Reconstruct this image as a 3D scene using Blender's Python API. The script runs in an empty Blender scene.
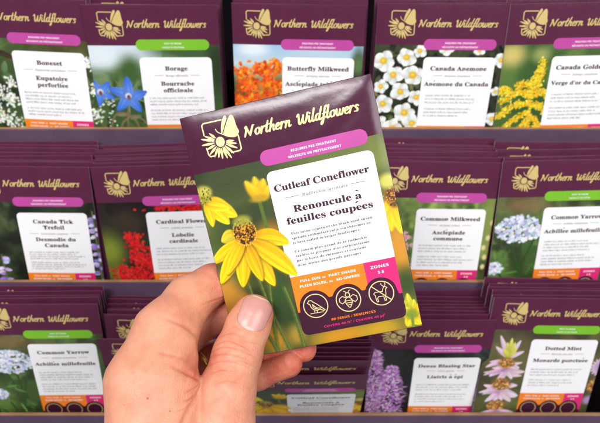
GLYPHS_SERIF = {
65: [218, [-4, 0, -4, 9, 5, 11, 12, 15, 25, 37, 103, 233, 112, 233, 192, 43, 206, 17, 212, 11, 222, 9, 222, 0, 115, 0, 115, 9, 135, 13, 142, 23, 136, 41, 126, 66, 52, 66, 39, 35, 38, 29, 37, 24, 43, 13, 62, 9, 64, 9, 64, 0], [57, 80, 121, 80, 88, 160]],
66: [221, [8, 0, 8, 9, 22, 11, 31, 16, 36, 26, 37, 41, 37, 184, 35, 206, 26, 216, 8, 219, 8, 228, 110, 228, 159, 222, 188, 204, 198, 175, 192, 151, 174, 134, 143, 124, 180, 112, 202, 92, 209, 66, 203, 38, 186, 17, 157, 4, 119, 0], [91, 126, 94, 126, 117, 128, 132, 136, 140, 150, 142, 173, 140, 192, 135, 206, 124, 214, 108, 217, 99, 216, 94, 212, 91, 195], [111, 12, 129, 15, 142, 25, 148, 41, 150, 64, 147, 88, 139, 104, 123, 113, 99, 116, 91, 116, 91, 33, 95, 17, 101, 13]],
67: [234, [128, -5, 97, -2, 69, 10, 45, 28, 28, 52, 17, 81, 13, 114, 17, 147, 28, 175, 46, 199, 69, 217, 98, 229, 130, 233, 155, 230, 184, 220, 194, 218, 204, 221, 210, 233, 218, 233, 218, 154, 210, 154, 196, 182, 178, 203, 157, 217, 133, 222, 99, 210, 79, 173, 72, 113, 79, 57, 102, 23, 139, 12, 159, 14, 179, 22, 198, 35, 214, 53, 224, 44, 198, 17, 166, 0]],
68: [248, [10, 0, 10, 9, 23, 11, 31, 15, 36, 23, 37, 37, 37, 187, 35, 203, 30, 213, 21, 218, 7, 219, 7, 228, 111, 228, 164, 220, 203, 198, 226, 162, 234, 114, 227, 64, 204, 28, 167, 7, 114, 0], [111, 12, 140, 18, 160, 37, 171, 69, 175, 115, 168, 171, 147, 205, 111, 217, 101, 215, 95, 212, 91, 192, 91, 36, 95, 17, 101, 13]],
69: [221, [7, 0, 7, 8, 22, 10, 31, 15, 36, 24, 38, 39, 38, 184, 36, 202, 31, 213, 22, 218, 8, 219, 8, 228, 199, 228, 199, 160, 192, 160, 184, 186, 170, 203, 148, 212, 116, 215, 100, 214, 93, 208, 91, 194, 91, 123, 97, 123, 116, 126, 130, 134, 138, 150, 144, 173, 152, 173, 152, 59, 144, 59, 137, 91, 130, 100, 120, 107, 93, 111, 91, 111, 91, 34, 93, 23, 96, 17, 115, 14, 138, 15, 157, 19, 172, 27, 185, 37, 196, 52, 206, 72, 215, 72, 201, 0]],
70: [202, [8, 0, 8, 9, 22, 11, 31, 17, 36, 26, 37, 42, 37, 187, 36, 202, 31, 212, 22, 217, 7, 219, 7, 228, 197, 228, 197, 160, 189, 160, 184, 178, 178, 193, 168, 203, 155, 210, 137, 214, 115, 216, 100, 215, 93, 211, 91, 199, 91, 124, 95, 124, 114, 126, 128, 135, 137, 150, 142, 173, 151, 173, 151, 59, 142, 59, 137, 84, 128, 100, 114, 109, 94, 112, 91, 112, 91, 40, 94, 21, 98, 15, 105, 12, 128, 9, 128, 0]],
71: [254, [134, -5, 100, -1, 71, 10, 47, 28, 29, 51, 18, 81, 14, 115, 18, 147, 29, 176, 46, 200, 70, 218, 97, 229, 129, 233, 156, 230, 185, 220, 194, 218, 203, 221, 210, 233, 219, 233, 219, 154, 210, 154, 202, 173, 191, 189, 179, 203, 165, 213, 149, 219, 134, 222, 100, 210, 80, 174, 73, 114, 77, 67, 90, 34, 110, 13, 138, 6, 154, 8, 164, 14, 169, 23, 171, 36, 171, 64, 170, 77, 165, 85, 154, 89, 138, 91, 138, 99, 250, 99, 250, 91, 236, 89, 228, 85, 224, 77, 223, 64, 223, 14, 179, 0]],
72: [262, [8, 0, 8, 9, 22, 11, 31, 16, 36, 25, 37, 40, 37, 189, 36, 203, 31, 212, 22, 217, 8, 219, 8, 228, 121, 228, 121, 219, 102, 216, 93, 208, 91, 189, 91, 125, 171, 125, 171, 189, 169, 208, 160, 216, 141, 219, 141, 228, 254, 228, 254, 219, 239, 217, 230, 212, 226, 203, 225, 189, 225, 40, 226, 26, 231, 16, 239, 11, 254, 9, 254, 0, 141, 0, 141, 9, 155, 11, 165, 15, 169, 24, 171, 40, 171, 110, 91, 110, 91, 40, 93, 25, 97, 16, 106, 11, 121, 9, 121, 0]],
73: [130, [7, 0, 7, 9, 21, 11, 31, 16, 36, 24, 38, 38, 38, 193, 36, 206, 32, 214, 22, 218, 7, 219, 7, 228, 122, 228, 122, 219, 107, 218, 98, 214, 93, 206, 91, 193, 91, 39, 94, 22, 103, 13, 123, 9, 123, 0]],
74: [165, [54, -33, 39, -31, 26, -27, 14, -20, 6, -11, 0, 0, -2, 11, 0, 22, 5, 30, 13, 36, 22, 37, 32, 36, 40, 31, 45, 23, 46, 14, 42, -1, 38, -10, 42, -18, 52, -20, 63, -18, 69, -12, 74, 11, 74, 183, 71, 204, 67, 211, 61, 215, 40, 219, 40, 228, 157, 228, 157, 219, 138, 215, 133, 211, 130, 205, 128, 183, 128, 44, 119, 2, 95, -24]],
75: [255, [8, 0, 8, 9, 23, 11, 32, 16, 36, 25, 38, 40, 38, 189, 36, 203, 31, 212, 23, 217, 8, 219, 8, 228, 121, 228, 121, 219, 102, 216, 94, 208, 91, 189, 91, 117, 161, 187, 171, 199, 174, 209, 167, 217, 145, 219, 145, 228, 243, 228, 243, 219, 238, 219, 207, 210, 172, 180, 135, 142, 232, 23, 243, 12, 260, 9, 260, 0, 140, 0, 140, 9, 153, 9, 161, 10, 167, 17, 158, 33, 100, 107, 91, 99, 91, 40, 93, 25, 97, 16, 106, 11, 121, 9, 121, 0]],
76: [213, [8, 0, 8, 9, 22, 11, 31, 16, 36, 25, 37, 40, 37, 189, 36, 204, 31, 212, 22, 217, 8, 219, 8, 228, 125, 228, 125, 219, 104, 217, 98, 214, 94, 208, 91, 189, 91, 41, 93, 24, 100, 16, 117, 14, 139, 15, 157, 20, 172, 28, 185, 40, 195, 56, 204, 77, 214, 77, 201, 0]],
77: [317, [7, 0, 7, 9, 21, 11, 31, 16, 36, 25, 38, 40, 38, 191, 35, 208, 26, 216, 7, 219, 7, 228, 92, 228, 158, 71, 225, 228, 309, 228, 309, 219, 295, 217, 286, 212, 282, 203, 280, 189, 280, 43, 282, 21, 291, 12, 308, 9, 308, 0, 198, 0, 198, 9, 216, 12, 225, 22, 227, 42, 227, 199, 144, 0, 135, 0, 53, 194, 53, 40, 54, 24, 60, 15, 70, 10, 85, 9, 85, 0]],
78: [247, [201, -5, 53, 175, 53, 39, 55, 24, 59, 15, 68, 11, 83, 9, 83, 0, 9, 0, 9, 9, 27, 12, 36, 21, 38, 39, 38, 194, 18, 217, 9, 219, 9, 228, 78, 228, 195, 84, 195, 189, 193, 207, 184, 216, 166, 219, 166, 228, 240, 228, 240, 219, 225, 217, 217, 212, 212, 203, 211, 188, 211, -5]],
79: [263, [130, -5, 106, -3, 84, 4, 64, 15, 47, 29, 33, 46, 22, 67, 16, 89, 14, 114, 16, 138, 22, 161, 33, 181, 47, 199, 65, 213, 85, 224, 108, 231, 133, 233, 157, 231, 179, 224, 198, 213, 216, 199, 230, 182, 240, 162, 247, 139, 249, 114, 247, 89, 240, 67, 230, 46, 215, 29, 198, 15, 177, 4, 155, -3], [132, 6, 164, 18, 183, 54, 190, 114, 186, 160, 174, 194, 155, 215, 130, 222, 98, 210, 79, 174, 73, 114, 77, 67, 89, 34, 108, 13]],
80: [209, [8, 0, 8, 9, 22, 11, 31, 16, 36, 25, 37, 40, 37, 189, 36, 203, 31, 212, 22, 217, 8, 219, 8, 228, 107, 228, 144, 226, 168, 220, 183, 211, 195, 199, 202, 184, 204, 166, 199, 140, 183, 120, 157, 107, 121, 103, 91, 103, 91, 40, 93, 25, 97, 16, 106, 11, 121, 9, 121, 0], [91, 115, 101, 115, 122, 118, 136, 126, 144, 142, 146, 165, 144, 187, 138, 203, 126, 212, 108, 216, 95, 212, 91, 199]],
82: [236, [8, 0, 8, 9, 22, 11, 31, 16, 36, 25, 37, 40, 37, 189, 36, 203, 31, 212, 22, 217, 8, 219, 8, 228, 108, 228, 152, 224, 184, 213, 202, 194, 209, 167, 203, 143, 186, 124, 157, 112, 216, 25, 226, 13, 239, 9, 240, 9, 240, 0, 169, 0, 101, 106, 91, 106, 91, 40, 93, 25, 97, 16, 106, 11, 121, 9, 121, 0], [91, 117, 102, 117, 124, 120, 140, 129, 149, 145, 152, 168, 147, 194, 134, 210, 112, 216, 101, 214, 95, 211, 91, 193]],
83: [195, [21, -5, 21, 79, 31, 79, 41, 47, 56, 25, 75, 12, 98, 7, 115, 10, 128, 18, 137, 30, 139, 45, 133, 65, 112, 80, 81, 95, 56, 110, 38, 126, 28, 144, 25, 166, 27, 185, 34, 201, 44, 215, 58, 225, 74, 231, 92, 233, 115, 231, 141, 224, 146, 223, 150, 222, 157, 225, 160, 233, 170, 233, 170, 160, 161, 160, 155, 177, 147, 192, 136, 205, 124, 214, 111, 220, 97, 222, 82, 220, 70, 213, 62, 203, 60, 190, 62, 178, 69, 168, 94, 151, 127, 136, 159, 117, 169, 106, 175, 94, 180, 66, 177, 46, 169, 29, 157, 15, 140, 4, 120, -3, 96, -5, 79, -4, 63, 0, 49, 5, 42, 6, 35, 4, 31, -5]],
84: [212, [46, 0, 46, 9, 61, 10, 71, 15, 76, 25, 78, 40, 78, 217, 75, 217, 51, 213, 33, 202, 20, 183, 14, 159, 5, 159, 5, 228, 205, 228, 205, 158, 197, 158, 187, 191, 166, 210, 134, 217, 132, 217, 132, 40, 133, 25, 138, 15, 148, 10, 164, 9, 164, 0]],
85: [246, [124, -6, 84, -1, 57, 14, 42, 40, 37, 78, 37, 189, 35, 203, 30, 212, 22, 217, 7, 219, 7, 228, 120, 228, 120, 219, 101, 216, 93, 208, 90, 189, 90, 70, 93, 44, 102, 26, 116, 15, 137, 11, 170, 19, 190, 42, 196, 80, 196, 189, 195, 203, 190, 212, 180, 217, 164, 219, 164, 228, 237, 228, 237, 219, 224, 216, 216, 211, 213, 202, 211, 189, 211, 91, 206, 46, 190, 16, 163, -1]],
86: [214, [106, -6, 22, 190, 11, 210, 4, 216, -7, 219, -7, 228, 105, 228, 105, 219, 83, 216, 78, 212, 76, 205, 81, 189, 129, 72, 174, 189, 177, 204, 176, 212, 171, 216, 149, 219, 149, 228, 221, 228, 221, 219, 212, 218, 204, 214, 191, 191, 115, -6]],
87: [306, [85, -5, 16, 196, 8, 214, 1, 218, -8, 219, -8, 228, 90, 228, 90, 219, 75, 216, 71, 212, 70, 205, 74, 186, 111, 77, 150, 176, 143, 199, 139, 209, 134, 215, 115, 219, 115, 228, 220, 228, 220, 219, 202, 216, 196, 206, 199, 193, 237, 83, 270, 185, 274, 203, 273, 211, 269, 215, 252, 219, 252, 228, 312, 228, 312, 219, 303, 216, 297, 211, 287, 190, 223, -5, 214, -5, 158, 154, 95, -5]],
89: [213, [51, 0, 51, 9, 65, 11, 74, 16, 79, 25, 80, 40, 80, 89, 23, 193, 15, 207, 7, 215, 0, 218, -7, 219, -7, 228, 103, 228, 103, 219, 98, 219, 83, 216, 78, 208, 82, 196, 124, 113, 167, 183, 174, 204, 168, 215, 149, 219, 147, 219, 147, 228, 220, 228, 220, 219, 204, 212, 191, 196, 134, 102, 134, 40, 135, 25, 140, 16, 149, 11, 164, 9, 164, 0]],
97: [172, [127, -5, 108, 1, 100, 17, 76, 1, 48, -4, 32, -2, 20, 6, 13, 17, 10, 32, 15, 52, 32, 68, 59, 82, 99, 95, 99, 121, 98, 133, 93, 141, 85, 146, 74, 148, 58, 145, 52, 137, 57, 128, 61, 116, 60, 107, 55, 101, 48, 97, 39, 95, 29, 97, 22, 102, 18, 109, 16, 118, 19, 129, 25, 139, 34, 147, 47, 154, 63, 158, 81, 159, 112, 156, 132, 146, 143, 129, 146, 105, 146, 31, 147, 20, 152, 17, 160, 21, 165, 14, 147, 0], [76, 17, 87, 20, 99, 32, 99, 85, 77, 76, 64, 61, 59, 42, 63, 23]],
98: [180, [21, -6, 21, 194, 18, 214, 4, 220, 4, 228, 69, 228, 69, 139, 88, 154, 110, 159, 127, 157, 142, 149, 154, 138, 163, 123, 169, 104, 171, 83, 169, 59, 161, 38, 150, 20, 135, 6, 117, -2, 96, -5, 74, 0, 52, 14, 27, -6], [91, 7, 106, 11, 116, 25, 121, 47, 123, 80, 121, 107, 116, 125, 106, 136, 92, 140, 78, 135, 72, 129, 69, 121, 69, 34, 75, 14]],
99: [147, [78, -5, 60, -2, 43, 5, 29, 18, 19, 34, 12, 53, 10, 75, 12, 98, 20, 118, 32, 135, 48, 148, 67, 157, 87, 160, 109, 157, 125, 149, 135, 137, 139, 123, 137, 114, 133, 108, 127, 103, 118, 102, 103, 108, 98, 125, 98, 131, 99, 136, 95, 145, 85, 148, 69, 142, 59, 124, 56, 94, 59, 61, 69, 38, 83, 24, 102, 19, 119, 23, 136, 36, 142, 30, 114, 4]],
100: [185, [70, -5, 53, -2, 39, 5, 27, 17, 17, 33, 12, 52, 10, 74, 12, 98, 18, 119, 28, 136, 41, 149, 56, 157, 73, 159, 94, 154, 111, 140, 111, 200, 110, 209, 106, 215, 88, 220, 88, 228, 160, 228, 160, 38, 162, 20, 167, 16, 177, 14, 177, 5, 147, 3, 111, -5, 111, 19, 94, 1], [86, 14, 93, 16, 101, 21, 107, 28, 111, 38, 111, 121, 109, 129, 103, 135, 87, 140, 74, 136, 65, 125, 60, 105, 59, 77, 60, 49, 65, 29, 73, 18]],
101: [150, [77, -5, 59, -2, 42, 5, 29, 18, 18, 34, 12, 55, 10, 79, 12, 101, 19, 120, 30, 136, 43, 149, 60, 157, 79, 159, 104, 154, 124, 140, 137, 117, 141, 87, 141, 83, 58, 83, 63, 49, 77, 28, 100, 21, 118, 27, 135, 43, 142, 36, 114, 5], [58, 96, 101, 96, 101, 107, 97, 139, 90, 146, 81, 148, 64, 137, 58, 102]],
102: [107, [7, 0, 7, 8, 20, 11, 25, 17, 26, 37, 26, 138, 8, 138, 8, 155, 26, 155, 26, 177, 30, 200, 42, 218, 62, 229, 87, 232, 106, 230, 120, 223, 129, 212, 132, 200, 130, 190, 126, 183, 120, 179, 112, 178, 98, 183, 94, 188, 92, 195, 96, 210, 98, 213, 99, 216, 97, 220, 90, 222, 81, 220, 77, 215, 74, 195, 74, 155, 102, 155, 102, 138, 74, 138, 74, 33, 75, 20, 79, 13, 87, 9, 100, 8, 100, 0]],
103: [164, [73, -70, 44, -68, 24, -61, 11, -50, 7, -37, 14, -23, 34, -13, 17, 0, 12, 15, 14, 27, 21, 37, 33, 46, 51, 55, 21, 75, 11, 106, 13, 121, 20, 134, 30, 144, 44, 152, 60, 157, 79, 159, 98, 157, 117, 152, 158, 152, 158, 134, 134, 134, 143, 119, 146, 102, 144, 88, 138, 76, 129, 65, 117, 58, 102, 53, 86, 51, 78, 52, 71, 52, 56, 47, 52, 42, 50, 36, 55, 27, 71, 25, 88, 25, 129, 20, 143, 15, 151, 6, 156, -5, 158, -18, 152, -40, 136, -56, 110, -67], [79, 62, 89, 65, 95, 73, 99, 86, 100, 105, 99, 125, 95, 138, 89, 146, 79, 148, 69, 146, 62, 138, 58, 125, 57, 105, 58, 86, 62, 73, 69, 65], [80, -58, 109, -55, 126, -47, 132, -33, 130, -25, 125, -21, 102, -17, 48, -17, 40, -26, 37, -36, 39, -45, 47, -52, 61, -56]],
104: [190, [9, 0, 9, 8, 22, 13, 26, 28, 26, 199, 23, 215, 18, 218, 9, 220, 9, 228, 74, 228, 74, 133, 95, 153, 122, 159, 146, 153, 160, 135, 165, 106, 165, 28, 169, 13, 174, 9, 182, 8, 182, 0, 101, 0, 101, 8, 103, 8, 114, 13, 118, 28, 118, 108, 115, 129, 110, 134, 101, 136, 87, 131, 74, 118, 74, 28, 77, 13, 82, 9, 90, 8, 90, 0]],
105: [99, [50, 181, 41, 183, 32, 188, 27, 196, 25, 206, 27, 216, 32, 224, 41, 230, 50, 232, 60, 230, 68, 224, 74, 216, 76, 206, 74, 196, 68, 188, 60, 183], [9, 0, 9, 8, 23, 13, 26, 28, 26, 126, 23, 142, 10, 147, 10, 155, 74, 155, 74, 28, 77, 13, 90, 8, 90, 0]],
106: [105, [53, 182, 43, 183, 35, 189, 30, 197, 28, 207, 30, 217, 35, 225, 43, 231, 53, 232, 63, 231, 71, 225, 77, 217, 79, 207, 77, 197, 71, 189, 63, 184], [18, -70, -5, -65, -22, -53, -26, -44, -28, -35, -26, -26, -22, -20, -16, -16, -7, -14, 7, -19, 12, -25, 13, -33, 9, -44, 5, -51, 8, -57, 15, -58, 24, -56, 29, -50, 32, -27, 32, 125, 28, 142, 22, 146, 11, 147, 11, 155, 80, 155, 80, -11, 76, -37, 63, -55, 44, -66]],
107: [179, [9, 0, 9, 8, 23, 13, 26, 28, 26, 199, 24, 215, 19, 218, 10, 220, 10, 228, 74, 228, 74, 84, 113, 124, 120, 132, 122, 139, 118, 145, 104, 147, 103, 147, 103, 155, 173, 155, 173, 147, 154, 142, 137, 130, 111, 104, 173, 17, 180, 10, 188, 8, 188, 0, 105, 0, 105, 8, 108, 8, 117, 10, 120, 16, 116, 25, 81, 74, 74, 67, 74, 28, 77, 13, 90, 8, 90, 0]],
108: [100, [9, 0, 9, 8, 23, 13, 26, 28, 26, 199, 24, 215, 19, 218, 10, 220, 10, 228, 74, 228, 74, 28, 77, 13, 90, 8, 90, 0]],
109: [277, [9, 0, 9, 8, 22, 13, 26, 28, 26, 127, 23, 142, 18, 146, 9, 147, 9, 155, 73, 155, 73, 132, 94, 152, 119, 159, 146, 152, 160, 131, 182, 152, 209, 159, 233, 153, 247, 135, 252, 106, 252, 28, 255, 13, 260, 9, 268, 8, 268, 0, 189, 0, 189, 8, 197, 9, 201, 13, 205, 28, 205, 108, 202, 129, 197, 134, 189, 136, 175, 131, 162, 119, 162, 28, 165, 13, 170, 9, 178, 8, 178, 0, 100, 0, 100, 8, 108, 9, 112, 13, 116, 28, 116, 108, 113, 129, 108, 134, 100, 136, 85, 131, 73, 118, 73, 28, 76, 13, 81, 10, 89, 8, 89, 0]],
110: [190, [9, 0, 9, 8, 22, 13, 26, 28, 26, 127, 23, 142, 18, 146, 9, 147, 9, 155, 74, 155, 74, 134, 95, 153, 122, 159, 146, 153, 160, 135, 165, 106, 165, 28, 169, 13, 174, 9, 182, 8, 182, 0, 101, 0, 101, 8, 103, 8, 114, 13, 118, 28, 118, 108, 115, 129, 110, 134, 101, 136, 87, 131, 74, 118, 74, 28, 77, 13, 82, 9, 90, 8, 90, 0]],
111: [168, [84, -5, 63, -2, 45, 6, 30, 18, 19, 35, 12, 55, 9, 77, 12, 99, 19, 119, 30, 136, 45, 149, 63, 157, 84, 159, 105, 157, 123, 149, 138, 136, 149, 120, 156, 100, 158, 77, 156, 54, 149, 34, 138, 18, 123, 5, 105, -2], [84, 6, 96, 9, 104, 19, 109, 41, 110, 77, 108, 114, 104, 135, 96, 146, 84, 149, 72, 146, 64, 135, 60, 114, 58, 77, 60, 41, 64, 19, 72, 9]],
112: [186, [9, -70, 9, -62, 20, -59, 25, -50, 26, -32, 26, 122, 23, 142, 10, 147, 10, 155, 72, 155, 72, 131, 90, 152, 115, 160, 132, 157, 146, 149, 158, 137, 167, 121, 173, 102, 175, 80, 173, 57, 167, 36, 158, 19, 146, 6, 131, -2, 113, -5, 91, 0, 74, 16, 74, -29, 76, -49, 83, -59, 99, -61, 99, -70], [98, 14, 111, 18, 120, 30, 125, 50, 126, 77, 125, 104, 121, 124, 113, 135, 99, 139, 85, 134, 74, 118, 74, 34, 84, 19]],
113: [182, [87, -70, 87, -61, 107, -57, 111, -51, 112, -42, 112, 14, 93, 0, 71, -5, 54, -2, 39, 5, 27, 17, 18, 32, 12, 51, 10, 72, 13, 96, 20, 117, 31, 135, 47, 148, 65, 157, 85, 160, 107, 155, 129, 141, 154, 160, 160, 160, 160, -42, 163, -57, 168, -60, 177, -61, 177, -70], [89, 15, 104, 20, 109, 26, 112, 34, 112, 121, 106, 141, 90, 147, 75, 143, 65, 131, 60, 109, 58, 78, 60, 50, 65, 30, 75, 19]],
114: [144, [9, 0, 9, 8, 23, 13, 26, 28, 26, 126, 23, 143, 10, 147, 10, 155, 73, 155, 73, 126, 82, 140, 94, 151, 105, 157, 117, 159, 129, 157, 138, 152, 143, 144, 145, 133, 143, 124, 139, 117, 132, 113, 124, 111, 111, 115, 103, 125, 94, 130, 87, 128, 81, 121, 76, 110, 75, 96, 75, 28, 76, 18, 79, 13, 99, 8, 99, 0]],
115: [144, [76, -5, 61, -3, 43, 3, 37, 4, 30, 2, 26, -4, 18, -4, 18, 53, 27, 53, 33, 34, 43, 19, 56, 10, 70, 7, 81, 9, 89, 13, 94, 20, 96, 29, 92, 42, 78, 52, 53, 65, 38, 74, 27, 85, 21, 97, 18, 110, 22, 130, 32, 145, 49, 156, 71, 160, 83, 158, 99, 154, 103, 153, 106, 152, 111, 154, 115, 160, 122, 160, 122, 111, 114, 111, 107, 127, 98, 139, 87, 146, 75, 148, 65, 147, 58, 143, 54, 137, 52, 130, 58, 116, 73, 106, 96, 95, 111, 86, 121, 76, 127, 63, 129, 47, 125, 26, 114, 9, 97, -2]],
116: [114, [62, -5, 44, -2, 33, 5, 26, 18, 24, 36, 24, 139, 10, 139, 10, 150, 44, 185, 64, 212, 72, 212, 72, 155, 104, 155, 104, 139, 72, 139, 72, 41, 75, 25, 78, 21, 84, 20, 95, 24, 103, 37, 111, 33, 91, 5]],
117: [187, [65, -5, 46, -2, 33, 9, 25, 25, 23, 48, 23, 124, 20, 141, 15, 145, 6, 147, 6, 155, 71, 155, 71, 37, 75, 23, 81, 19, 88, 18, 103, 22, 114, 33, 114, 124, 110, 142, 105, 146, 95, 147, 95, 155, 162, 155, 162, 35, 166, 19, 180, 15, 180, 6, 150, 4, 114, -5, 114, 20, 105, 10, 93, 2, 80, -3]],
118: [153, [71, -5, 19, 124, 11, 141, 6, 145, -1, 147, -1, 155, 82, 155, 82, 147, 78, 147, 68, 145, 64, 138, 65, 134, 92, 61, 118, 126, 121, 136, 116, 144, 102, 147, 102, 155, 152, 155, 152, 147, 144, 144, 139, 139, 130, 122, 80, -5]],
119: [217, [61, -5, 8, 132, 3, 142, -5, 147, -5, 155, 69, 155, 69, 147, 60, 145, 57, 138, 58, 133, 60, 126, 83, 63, 105, 118, 100, 133, 95, 144, 84, 147, 84, 155, 162, 155, 162, 147, 151, 144, 148, 138, 148, 134, 149, 131, 168, 71, 191, 128, 193, 138, 190, 144, 178, 147, 178, 155, 223, 155, 223, 147, 212, 142, 206, 129, 152, -5, 144, -5, 111, 98, 70, -5]],
120: [160, [2, 0, 2, 7, 17, 15, 31, 28, 61, 68, 21, 132, 12, 142, 2, 147, 2, 155, 84, 155, 84, 147, 74, 145, 70, 140, 75, 130, 92, 103, 112, 128, 117, 139, 113, 145, 100, 147, 100, 155, 155, 155, 155, 148, 141, 141, 127, 127, 99, 92, 146, 18, 151, 11, 160, 8, 160, 0, 78, 0, 78, 8, 89, 10, 93, 15, 87, 30, 69, 57, 49, 31, 42, 17, 46, 10, 57, 7, 59, 7, 59, 0]],
121: [150, [26, -70, 15, -68, 5, -62, -1, -53, -3, -42, -2, -34, 2, -27, 9, -21, 18, -20, 32, -25, 36, -30, 37, -38, 37, -41, 37, -44, 38, -48, 43, -49, 49, -46, 57, -37, 65, -22, 70, -2, 18, 125, 12, 138, 8, 144, -2, 147, -2, 155, 81, 155, 81, 147, 68, 145, 64, 137, 65, 133, 66, 128, 93, 59, 115, 121, 118, 130, 119, 137, 115, 145, 101, 147, 101, 155, 150, 155, 150, 147, 143, 145, 139, 140, 130, 121, 81, -12, 65, -48, 56, -59, 48, -65]],
122: [146, [6, 0, 6, 7, 84, 144, 64, 144, 48, 142, 36, 136, 28, 125, 22, 108, 13, 108, 16, 155, 137, 155, 137, 145, 63, 12, 76, 12, 97, 15, 111, 22, 122, 35, 130, 54, 138, 54, 134, 0]],
46: [90, [45, -5, 30, 1, 26, 8, 24, 18, 26, 29, 30, 36, 45, 41, 60, 36, 64, 29, 66, 18, 64, 8, 60, 1]],
44: [90, [14, -43, 23, -1, 31, 39, 62, 39, 64, 35, 52, -4, 36, -43]],
45: [108, [13, 77, 13, 103, 95, 103, 95, 77]],
39: [76, [29, 153, 22, 240, 54, 240, 47, 153]],
32: [87],
}
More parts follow.
